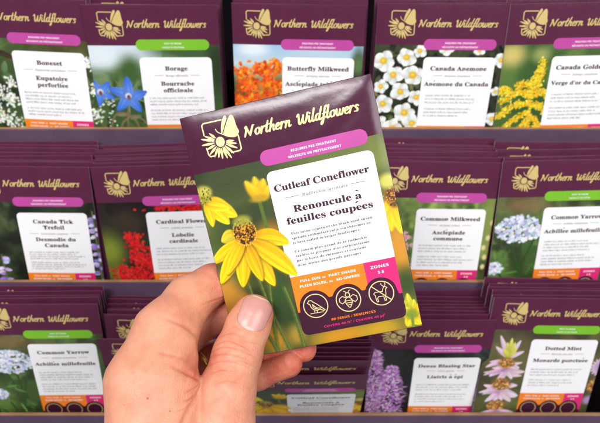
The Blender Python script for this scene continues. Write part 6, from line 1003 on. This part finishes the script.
# ------------------------------------------------------------------ trays of the stepped display
def boxV(x0, x1, n0, n1, v0, v1, bev=0.4):
    bx = [(x0, n0, v0), (x1, n0, v0), (x1, n1, v0), (x0, n1, v0), (x0, n0, v1), (x1, n0, v1), (x1, n1, v1), (x0, n1, v1)]
    return np.array(bx, float), np.array([(0, 1, 2, 3), (7, 6, 5, 4), (4, 5, 1, 0), (5, 6, 2, 1), (6, 7, 3, 2), (7, 4, 0, 3)])
def tray(row, vtop, label):
    a, Y, Z = ROWS[row]
    v = np.array([0, math.cos(a), math.sin(a)]); n = np.array([0, -math.sin(a), math.cos(a)])
    o = np.array([0, Y, Z]); R = Rx(a)
    base = o + v * 136
    M = world_matrix(o, R, base)
    root = empty('display_tray', M, label, 'display tray', 'stepped display trays')
    def part(name, x0, x1, n0, n1, v0, v1, mat, parent=None, seg=1):
        # long boards get a slight waviness so that their edges are not ruled lines
        xs = np.linspace(x0, x1, seg + 1); P = []
        r = np.random.default_rng(int(v0 * 10) + row)
        wob = np.interp(xs, np.linspace(x0, x1, 9), r.normal(0, .28, 9)) if seg > 1 else np.zeros(seg + 1)
        for x, w in zip(xs, wob):
            P += [(x, n0 + w, v0 + w * .6), (x, n1 + w, v0 + w * .6), (x, n1 + w, v1), (x, n0 + w, v1)]
        P = np.array(P); Q = np.stack([P[:, 0], P[:, 1], 136 - P[:, 2]], 1) / 1000
        Fq = []
        for i in range(seg):
            b = i * 4
            for k in range(4): Fq.append((b + k, b + (k + 1) % 4, b + 4 + (k + 1) % 4, b + 4 + k))
        Fq.append((3, 2, 1, 0)); e = seg * 4; Fq.append((e, e + 1, e + 2, e + 3))
        ob = mk(name, Q, np.array(Fq), mat, root if parent is None else parent, smooth=False)
        bv = ob.modifiers.new('b', 'BEVEL'); bv.width = .0005; bv.segments = 2; bv.limit_method = 'ANGLE'
        return ob
    fw = part('front_wall', -330, 330, -5.2, -2.2, vtop + .9, 136, M_TRAY, seg=30)
    part('raw_edge', -330, 330, -5.0, -2.4, vtop, vtop + .9, M_KRAFT, fw, seg=30)
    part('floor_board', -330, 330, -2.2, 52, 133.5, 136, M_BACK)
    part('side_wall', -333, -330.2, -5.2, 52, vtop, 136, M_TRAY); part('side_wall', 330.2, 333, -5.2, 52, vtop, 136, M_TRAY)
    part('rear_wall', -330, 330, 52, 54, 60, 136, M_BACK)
    return root
tray(1, 86.2, 'violet cardboard tray front under the top row of packets')
tray(2, 91.5, 'violet cardboard tray front under the middle row of packets')
tray(3, 95.5, 'violet cardboard tray front along the bottom of the photo')
# the board that the trays stand against
a, Y, Z = ROWS[1]
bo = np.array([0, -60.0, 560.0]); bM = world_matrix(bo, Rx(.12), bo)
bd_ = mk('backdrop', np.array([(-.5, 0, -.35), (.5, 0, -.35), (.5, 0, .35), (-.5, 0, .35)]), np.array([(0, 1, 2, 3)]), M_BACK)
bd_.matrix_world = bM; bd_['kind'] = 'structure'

# ------------------------------------------------------------------ the hand
hn = HERO_R[:, 2]; hk = float(hn @ HERO_C)
def HP(px, py, off):
    d = np.array([(px - CX) / F, (py - CY) / F, 1.0]); t = hk / float(hn @ d)
    return d * (t + off)
def seg(px0, py0, o0, r0, px1, py1, o1, r1):
    a, b = HP(px0, py0, o0), HP(px1, py1, o1)
    return (a, b, r0 * a[2] / F, r1 * b[2] / F)
def chain(*pts): return [seg(*pts[i], *pts[i + 1]) for i in range(len(pts) - 1)]
G_PALM = chain((178, 640, -92, 74), (160, 520, -58, 58), (152, 386, -33, 44)) + chain((160, 520, -58, 58), (172, 408, -34, 32))
G_INDEX = chain((151, 380, -33, 43.5), (166, 332, -19, 30.5), (190, 299, -1, 22.5), (212, 284, 9, 18.5), (240, 278, 13, 16.5), (290, 276, 13.5, 14.5))
G_WEB = chain((160, 520, -58, 54), (192, 462, -40, 38))
G_THUMB = chain((178, 640, -92, 70), (214, 520, -54, 42), (222, 424, -34, 31.5), (227, 392, -28, 27.5), (237.5, 354, -18, 23.5), (248, 326, -11.5, 20.8), (254, 313.5, -10.0, 19.2))
G_BULGE = [seg(177, 344, -25, 17.5, 180, 357, -26, 17.5), seg(183, 383, -35, 16, 187.5, 386, -34, 13.5)]
G_MID = chain((165, 352, 0, 24), (205, 321, 13, 16.5), (238, 311, 14.5, 16), (300, 306, 14.5, 14))
G_RING = chain((176, 388, 2, 22), (214, 357, 17, 15.5), (262, 345, 17, 14.5), (303.5, 348.5, 16, 13.2))
G_PINK = chain((172, 420, 0, 22), (220, 389, 13, 15), (258, 376, 11, 13.2), (289.5, 364, 9.5, 13.0))
def cap(P, a, b, ra, rb):
    ba = b - a; h = np.clip(((P - a) @ ba) / float(ba @ ba), 0, 1).astype(np.float32)
    return np.linalg.norm(P - a - h[..., None] * ba, axis=-1) - (ra + (rb - ra) * h)
def smin(a, b, k):
    h = np.clip(.5 + .5 * (b - a) / k, 0, 1); return b * (1 - h) + a * h - k * h * (1 - h)
def group(P, G, k):
    d = None
    for g in G:
        e = cap(P, *g); d = e if d is None else smin(d, e, k)
    return d
def hand_sdf(P):
    palm = group(P, G_PALM, 9); idx = group(P, G_INDEX, 5)
    d = smin(palm, idx, 5)
    d = smin(d, group(P, G_BULGE, 2), 2.2)
    web = group(P, G_WEB, 6); th = group(P, G_THUMB, 4.0)
    d = smin(d, smin(web, th, 7), 1.6)
    d = smin(d, group(P, G_MID, 3), .9)
    d = smin(d, group(P, G_RING, 3), .8)
    d = smin(d, group(P, G_PINK, 3), .8)
    return d
def surface_nets(lo, hi, h):
    ax = [np.arange(lo[i], hi[i] + h, h, dtype=np.float32) for i in range(3)]
    D = np.empty((len(ax[0]), len(ax[1]), len(ax[2])), np.float32)
    Y, Z = np.meshgrid(ax[1], ax[2], indexing='ij')
    for i, x in enumerate(ax[0]):
        P = np.stack([np.full_like(Y, x), Y, Z], -1); D[i] = hand_sdf(P)
    S = D < 0
    c = np.zeros(tuple(n - 1 for n in D.shape), np.int8)
    for dx in (0, 1):
        for dy in (0, 1):
            for dz in (0, 1): c += S[dx:dx + c.shape[0], dy:dy + c.shape[1], dz:dz + c.shape[2]]
    act = (c > 0) & (c < 8); ids = np.full(act.shape, -1, np.int64); I = np.argwhere(act); ids[act] = np.arange(len(I))
    acc = np.zeros((len(I), 3)); cnt = np.zeros(len(I))
    corners = [(x, y, z) for x in (0, 1) for y in (0, 1) for z in (0, 1)]
    for p in corners:
        for axd in range(3):
            if p[axd] == 0:
                q = list(p); q[axd] = 1
                d0 = D[I[:, 0] + p[0], I[:, 1] + p[1], I[:, 2] + p[2]]; d1 = D[I[:, 0] + q[0], I[:, 1] + q[1], I[:, 2] + q[2]]
                cr = (d0 < 0) != (d1 < 0); t = np.where(cr, d0 / (d0 - d1 + 1e-12), 0)
                pt = np.repeat(np.array(p, float)[None], len(I), 0); pt[:, axd] += t
                acc += pt * cr[:, None]; cnt += cr
    V = (I + acc / cnt[:, None]) * h + np.array(lo)
    Q = []
    for axd in range(3):
        b, e = [(1, 2), (2, 0), (0, 1)][axd]
        s0 = [slice(None)] * 3; s1 = [slice(None)] * 3; s0[axd] = slice(0, -1); s1[axd] = slice(1, None)
        a0, a1 = S[tuple(s0)], S[tuple(s1)]
        E = np.argwhere(a0 != a1)
        ok = (E[:, b] > 0) & (E[:, e] > 0) & (E[:, b] < D.shape[b] - 1) & (E[:, e] < D.shape[e] - 1); E = E[ok]
        def cell(db, de):
            C = E.copy(); C[:, b] += db; C[:, e] += de; return ids[C[:, 0], C[:, 1], C[:, 2]]
        q = np.stack([cell(-1, -1), cell(0, -1), cell(0, 0), cell(-1, 0)], -1)
        fl = ~a0[E[:, 0], E[:, 1], E[:, 2]]
        q[fl] = q[fl][:, ::-1]; Q.append(q)
    return V, np.concatenate(Q)
allp = np.array([p for G in (G_PALM, G_INDEX, G_WEB, G_THUMB, G_BULGE, G_MID, G_RING, G_PINK) for s_ in G for p in (s_[0] - s_[2], s_[0] + s_[2], s_[1] - s_[3], s_[1] + s_[3])])
HS = 0.85
HV, HQ = surface_nets(allp.min(0) - 2.5, allp.max(0) + 2.5, HS)
# pull the vertices onto the true surface
def sdf_grad(P, e=.25):
    g = np.stack([hand_sdf(P + np.eye(3)[k] * e) - hand_sdf(P - np.eye(3)[k] * e) for k in range(3)], -1)
    return g / (np.linalg.norm(g, axis=-1, keepdims=True) + 1e-9)
hand_me = mk('hand', HV / 1000, HQ, [], None)
# one level of subdivision, read back, then creases are pressed in
md = hand_me.modifiers.new('s', 'SUBSURF'); md.levels = 1; md.subdivision_type = 'CATMULL_CLARK'
dg = bpy.context.evaluated_depsgraph_get(); ev = hand_me.evaluated_get(dg); me2 = ev.to_mesh()
n = len(me2.vertices); V2 = np.zeros(n * 3); me2.vertices.foreach_get('co', V2); V2 = V2.reshape(-1, 3) * 1000
Q2 = np.zeros(len(me2.loops), np.int32); me2.loops.foreach_get('vertex_index', Q2); Q2 = Q2.reshape(-1, 4)
ev.to_mesh_clear(); bpy.data.objects.remove(hand_me)
G2 = sdf_grad(V2)
V2 = V2 - G2 * hand_sdf(V2)[:, None] * .8
px = F * V2[:, 0] / V2[:, 2] + CX; py = F * V2[:, 1] / V2[:, 2] + CY
vis = sm(.05, -.35, G2[:, 2])      # turned to the lens side of the hand
def near(px0, py0, R): return np.exp(-((px - px0) ** 2 + (py - py0) ** 2) / R ** 2)
disp = np.zeros(n); tint = np.zeros(n)
def crease(pts, w, depth, red=.5, only=None):
    P = catmull(pts, 8); best = np.full(n, 1e9)
    tt = np.zeros(n); tot = len(P) - 1
    for i in range(tot):
        d = P[i + 1] - P[i]; t = np.clip(((px - P[i][0]) * d[0] + (py - P[i][1]) * d[1]) / (d @ d + 1e-9), 0, 1)
        q = np.hypot(px - P[i][0] - t * d[0], py - P[i][1] - t * d[1]); m = q < best
        best = np.where(m, q, best); tt = np.where(m, (i + t) / tot, tt)
    end = np.sin(np.pi * np.clip(tt, .04, .96)) ** .5
    k = np.exp(-(best / w) ** 2) * vis * end; k2 = np.exp(-(best / (w * 2.4)) ** 2) * vis * end
    if only is not None: k = k * only; k2 = k2 * only
    np.subtract(disp, depth * k - depth * .35 * k2, out=disp); np.add(tint, red * .45 * k + red * .12 * k2, out=tint)
thz = (group(V2, G_THUMB[2:], 4) < 1.2).astype(float)
r = np.random.default_rng(5)
for pts, dp in ([(214, 346), (226, 341), (240, 345), (252, 352)], .30), ([(211, 352), (224, 347), (240, 350), (256, 358)], .34), ([(208, 358), (224, 354), (240, 357), (254, 364)], .30), ([(207, 366), (222, 361), (238, 363), (250, 369)], .26), ([(222, 336), (232, 333), (242, 337)], .2), ([(210, 374), (222, 370), (236, 372)], .18), ([(232, 360), (244, 362), (256, 368)], .2), ([(226, 331), (234, 327), (241, 330)], .16), ([(243, 341), (253, 343), (260, 345)], .18), ([(216, 384), (226, 381), (238, 383)], .12):
    crease(pts, .85, dp, .42, thz)
pal = 1 - thz
for pts, dp, w in ([(164, 318), (178, 323), (190, 330), (197, 338)], .85, 2.6), ([(158, 353), (172, 356), (187, 362)], .4, 2.0), ([(172, 367), (186, 373), (202, 382)], .85, 2.3), ([(204, 383), (196, 397), (186, 415), (178, 436)], 1.0, 2.6), ([(185, 393), (192, 389), (199, 384)], .35, 1.0), ([(180, 402), (188, 400), (196, 396)], .25, .9), ([(176, 412), (184, 409), (190, 405)], .2, .9), ([(201, 305), (213, 301), (227, 296)], .3, 1.0), ([(186, 402), (191, 398), (196, 393)], .25, 1.0):
    crease(pts, w, dp, .45, pal)
for k in range(26):   # faint lines over the back of the hand
    x, y = r.uniform(115, 190), r.uniform(330, 420); a_ = r.normal(-.5, .5); l = r.uniform(4, 11)
    crease([(x, y), (x + l * .5 * math.cos(a_), y + l * .5 * math.sin(a_) + r.normal(0, .6)), (x + l * math.cos(a_), y + l * math.sin(a_))], .7, .05, .04, pal)
disp += (1.5 * near(183, 349, 15) + .9 * near(191, 385, 8)) * vis * pal
disp += .16 * np.sin(V2[:, 0] * .34 + 1.7 * np.sin(V2[:, 1] * .21)) * np.sin(V2[:, 1] * .30 + V2[:, 2] * .25) * (1 - .6 * thz)
V2 = V2 + G2 * disp[:, None]
# colour: flushed finger ends and folds, paler back of the hand
deep = sm(-6, 12, np.array(V2 @ hn) - hk)       # fingers that lie behind the packet
tint += .58 * deep + .38 * near(268, 312, 18) * thz + .22 * near(240, 326, 16) * thz + .25 * near(215, 350, 22) * thz + .2 * near(222, 285, 20) + .25 * near(196, 372, 14) + .3 * near(290, 372, 24) + .1 * near(240, 400, 40)
nz_ = np.sin(V2[:, 0] * .31 + 1.3 * np.sin(V2[:, 1] * .23)) * np.sin(V2[:, 1] * .27 + V2[:, 2] * .2 + 1.1 * np.sin(V2[:, 0] * .17))
tint += .09 * nz_ + .08 * np.sin(V2[:, 0] * .9 + 2 * np.sin(V2[:, 1] * .7)) * np.sin(V2[:, 1] * .8 + V2[:, 2] * .6)
mole = np.zeros(n)
for mx, my, mr, mm in ((147.5, 398.5, 1.1, .8), (170, 411, 1.0, .7), (133, 372, .7, .35), (160, 345, .6, .3), (124, 405, .8, .35), (228, 398, .6, .3), (158, 318, .6, .25)):
    mole = np.maximum(mole, mm * (1 - sm(mr * .6, mr * 1.4, np.hypot(px - mx, py - my))) * vis)
skin = np.stack([tint.clip(0, 1), mole, np.zeros(n)], -1)
def skin_mat(name, nail=False):
    m, nt, b, N, L = new_mat(name)
    at = N.new('ShaderNodeAttribute'); at.attribute_name = 'Ink'
    sp = N.new('ShaderNodeSeparateColor'); L.new(at.outputs['Color'], sp.inputs['Color'])
    tc = N.new('ShaderNodeTexCoord')
    n1 = N.new('ShaderNodeTexNoise'); n1.inputs['Scale'].default_value = 140; n1.inputs['Detail'].default_value = 5
    L.new(tc.outputs['Object'], n1.inputs['Vector'])
    ad = N.new('ShaderNodeMath'); ad.operation = 'MULTIPLY_ADD'; ad.inputs[1].default_value = .7; L.new(n1.outputs['Fac'], ad.inputs[0])
    sb = N.new('ShaderNodeMath'); sb.operation = 'SUBTRACT'; sb.inputs[1].default_value = .30; L.new(sp.outputs['Red'], sb.inputs[0]); L.new(sb.outputs[0], ad.inputs[2]); ad.use_clamp = True
    mx = N.new('ShaderNodeMix'); mx.data_type = 'RGBA'
    mx.inputs[6].default_value = (*(lin((224, 157, 128)) * .9), 1); mx.inputs[7].default_value = (*(lin((192, 76, 58)) * .9), 1)
    L.new(ad.outputs[0], mx.inputs[0])
    m2 = N.new('ShaderNodeMix'); m2.data_type = 'RGBA'; m2.inputs[7].default_value = (*lin((128, 72, 46)), 1)
    L.new(sp.outputs['Green'], m2.inputs[0]); L.new(mx.outputs[2], m2.inputs[6])
    L.new(m2.outputs[2], b.inputs['Base Color'])
    b.inputs['Subsurface Weight'].default_value = .35; b.inputs['Subsurface Radius'].default_value = (1, .36, .2); b.inputs['Subsurface Scale'].default_value = .0035
    b.inputs['Roughness'].default_value = .46; b.inputs['Specular IOR Level'].default_value = .38
    vo = N.new('ShaderNodeTexVoronoi'); vo.feature = 'DISTANCE_TO_EDGE'; vo.inputs['Scale'].default_value = 900
    n3 = N.new('ShaderNodeTexNoise'); n3.inputs['Scale'].default_value = 420; n3.inputs['Detail'].default_value = 6
    L.new(tc.outputs['Object'], n3.inputs['Vector'])
    wr = N.new('ShaderNodeVectorMath'); wr.operation = 'MULTIPLY_ADD'; wr.inputs[1].default_value = (.0012,) * 3; L.new(n3.outputs['Color'], wr.inputs[0]); L.new(tc.outputs['Object'], wr.inputs[2])
    L.new(wr.outputs[0], vo.inputs['Vector'])
    a2 = N.new('ShaderNodeMath'); a2.operation = 'MULTIPLY_ADD'; a2.inputs[1].default_value = 1.2; L.new(vo.outputs['Distance'], a2.inputs[0]); L.new(n3.outputs['Fac'], a2.inputs[2])
    bp = N.new('ShaderNodeBump'); bp.inputs['Strength'].default_value = .32; bp.inputs['Distance'].default_value = .0006
    L.new(a2.outputs[0], bp.inputs['Height']); L.new(bp.outputs['Normal'], b.inputs['Normal'])
    return m
M_SKIN = skin_mat('skin')
hb = HP(190, 560, -40)
hM = np.eye(4); hM[:3, 3] = W(hb)
Vw = np.array([0.0, 0, 0]) + W(V2)
hand = mk('hand', Vw - W(hb), Q2[:, ::-1], [M_SKIN], None, ink=skin)
hand.matrix_world = Matrix(hM.tolist())
hand['label'] = 'bare left hand pinching the packet between thumb and fingers'; hand['category'] = 'hand'
# thumb nail: a curved plate lying on the thumb
ax_l = np.array([.40, -1.0]); ax_l /= np.linalg.norm(ax_l); ax_w = np.array([-ax_l[1], ax_l[0]])
c0 = np.array([253.4, 316.5]); NL, NW = 35.0, 16.0
na, nb = 33, 41
AV, BV = np.meshgrid(np.linspace(-1, 1, na), np.linspace(0, 1, nb))
# outline: rounded cuticle at b=0, shallow free edge at b=1
def outline(b):
    lo_ = np.sqrt(np.clip(1 - (1 - np.clip(b / .26, 0, 1)) ** 2, 0, 1)); hi_ = np.sqrt(np.clip(1 - (np.clip((b - .72) / .28, 0, 1)) ** 2 * .86, 0, 1))
    return np.minimum(lo_, hi_)
wv = NW * (.93 + .07 * BV) * outline(BV)
nx = c0[0] + AV * wv * ax_w[0] + (BV - .42) * NL * ax_l[0]; ny = c0[1] + AV * wv * ax_w[1] + (BV - .42) * NL * ax_l[1]
D_ = np.stack([(nx - CX) / F, (ny - CY) / F, np.ones_like(nx)], -1).astype(np.float64)
t = np.full(nx.shape, 195.0)
for _ in range(60): t = t + hand_sdf(D_ * t[..., None]) / np.linalg.norm(D_, axis=-1)
NP_ = D_ * t[..., None]
ng = sdf_grad(NP_)
edge = np.clip(np.minimum(np.minimum(1 - np.abs(AV), 1.0), np.minimum(BV, 1 - BV + .02) * 2.2) * 3.2, 0, 1)
lift = -.10 + .42 * np.sqrt(edge) + .25 * BV * (1 - AV ** 2 * .4)
NP_ = NP_ + ng * lift[..., None]
# back side rim so that the plate has thickness
front = NP_.reshape(-1, 3); back = (NP_ - ng * .8).reshape(-1, 3)
Fq = gridF(nb, na)
ring = np.concatenate([np.arange(na), np.arange(1, nb) * na + na - 1, (nb - 1) * na + np.arange(na - 2, -1, -1), np.arange(nb - 2, 0, -1) * na]); r2 = np.roll(ring, -1); N0 = nb * na
ncol = np.stack([.30 + .0 * BV + .55 * sm(.80, .90, BV) * 0, sm(.93, .97, BV), sm(.16, .02, BV + .10 * AV ** 2)], -1).reshape(-1, 3)
m, nt, b, N, L = new_mat('nail')
at = N.new('ShaderNodeAttribute'); at.attribute_name = 'Ink'; sp = N.new('ShaderNodeSeparateColor'); L.new(at.outputs['Color'], sp.inputs['Color'])
x1 = N.new('ShaderNodeMix'); x1.data_type = 'RGBA'; x1.inputs[6].default_value = (*(lin((204, 146, 138)) * .9), 1); x1.inputs[7].default_value = (*(lin((236, 214, 198)) * .9), 1)
L.new(sp.outputs['Green'], x1.inputs[0])
x2 = N.new('ShaderNodeMix'); x2.data_type = 'RGBA'; x2.inputs[7].default_value = (*(lin((232, 196, 182)) * .9), 1); L.new(sp.outputs['Blue'], x2.inputs[0]); L.new(x1.outputs[2], x2.inputs[6])
tc = N.new('ShaderNodeTexCoord'); nn = N.new('ShaderNodeTexNoise'); nn.inputs['Scale'].default_value = 160; L.new(tc.outputs['Object'], nn.inputs['Vector'])
x3 = N.new('ShaderNodeHueSaturation'); mr = N.new('ShaderNodeMapRange'); mr.inputs['To Min'].default_value = .92; mr.inputs['To Max'].default_value = 1.08
L.new(nn.outputs['Fac'], mr.inputs['Value']); L.new(mr.outputs['Result'], x3.inputs['Value']); L.new(x2.outputs[2], x3.inputs['Color']); L.new(x3.outputs['Color'], b.inputs['Base Color'])
b.inputs['Roughness'].default_value = .33; b.inputs['Specular IOR Level'].default_value = .5; b.inputs['Subsurface Weight'].default_value = .15; b.inputs['Subsurface Scale'].default_value = .002
nail = mk('thumbnail', W(np.concatenate([front, back])) - W(hb), np.concatenate([Fq, Fq[:, ::-1] + N0, np.stack([ring, ring + N0, r2 + N0, r2], -1)]), [m], hand, ink=np.concatenate([ncol, ncol]))
# ring on the finger between thumb and palm
c_, d_ = HP(203.5, 364.5, 13.6), HP(214, 357, 17) - HP(176, 388, 2)
d_ /= np.linalg.norm(d_); e1 = np.cross(d_, [0, 0, 1.]); e1 /= np.linalg.norm(e1); e2 = np.cross(d_, e1)
a0 = HP(176, 388, 2); c_ = a0 + d_ * float((c_ - a0) @ d_)
# radius of the finger there
hh = float((c_ - a0) @ d_) / np.linalg.norm(HP(214, 357, 17) - a0); rr = (22 * (1 - hh) + 15.5 * hh) * c_[2] / F + .35
RV, nu_, nv_ = [], 72, 12
for i in range(nu_):
    A_ = 2 * math.pi * i / nu_
    for j in range(nv_):
        Bt = 2 * math.pi * j / nv_; rad = rr + .55 * math.cos(Bt); al = 1.35 * math.sin(Bt) * (1 if abs(math.sin(Bt)) < .9 else .97)
        RV.append(c_ + e1 * rad * math.cos(A_) + e2 * rad * math.sin(A_) + d_ * al)
RF = np.array([(i * nv_ + j, i * nv_ + (j + 1) % nv_, ((i + 1) % nu_) * nv_ + (j + 1) % nv_, ((i + 1) % nu_) * nv_ + j) for i in range(nu_) for j in range(nv_)])
mg, nt, b, N, L = new_mat('gold'); b.inputs['Base Color'].default_value = (.86, .60, .22, 1); b.inputs['Metallic'].default_value = 1
nn = N.new('ShaderNodeTexNoise'); nn.inputs['Scale'].default_value = 300; mr = N.new('ShaderNodeMapRange'); mr.inputs['To Min'].default_value = .18; mr.inputs['To Max'].default_value = .34
L.new(nn.outputs['Fac'], mr.inputs['Value']); L.new(mr.outputs['Result'], b.inputs['Roughness'])
rg = mk('finger_ring', W(np.array(RV)) - W(c_), RF, [mg]); rg.matrix_world = Matrix.Translation(Vector(W(c_).tolist()))
rg['label'] = 'plain gold band worn on the finger behind the thumb'; rg['category'] = 'ring'

# ------------------------------------------------------------------ light, world, camera
w = bpy.data.worlds.new('World'); SC.world = w; w.use_nodes = True
bg = w.node_tree.nodes['Background']; bg.inputs[0].default_value = (.93, .95, 1.0, 1); bg.inputs[1].default_value = .25
def area(name, loc, target, sx, sy, power, col=(1, .985, .965)):
    l = bpy.data.lights.new(name, 'AREA'); l.shape = 'RECTANGLE'; l.size = sx; l.size_y = sy; l.energy = power; l.color = col
    o = bpy.data.objects.new(name, l); COL.objects.link(o); o.location = loc
    d = Vector(target) - Vector(loc); o.rotation_euler = d.to_track_quat('-Z', 'Y').to_euler(); return o
tgt = W(np.array([0, 0, 330.0]))
area('ceiling_and_fill_lamp', (-.41, -.89, 2.46), tgt, .6, .14, 17)
area('ceiling_and_fill_lamp', (.87, -.98, 2.27), tgt, 1.1, .7, 22)  # added frontal fill from the right, not a fixture of the shop ceiling
area('ceiling_and_fill_lamp', (-1.13, -.34, 2.05), tgt, .9, .9, 9.5)  # added side light from the left to brighten the shelf
cam = bpy.data.cameras.new('camera'); co = bpy.data.objects.new('camera', cam); COL.objects.link(co)
cam.sensor_width = 36; cam.lens = 36 * F / 600; cam.clip_start = .01; cam.clip_end = 50
co.location = CAM; co.rotation_euler = (math.radians(90) - PITCH, 0, 0)
cam.dof.use_dof = True; cam.dof.focus_distance = .264; cam.dof.aperture_fstop = 17.0
SC.camera = co
SC.view_settings.view_transform = 'Standard'; SC.view_settings.look = 'None'; SC.view_settings.exposure = 0
SC.cycles.use_denoising = True
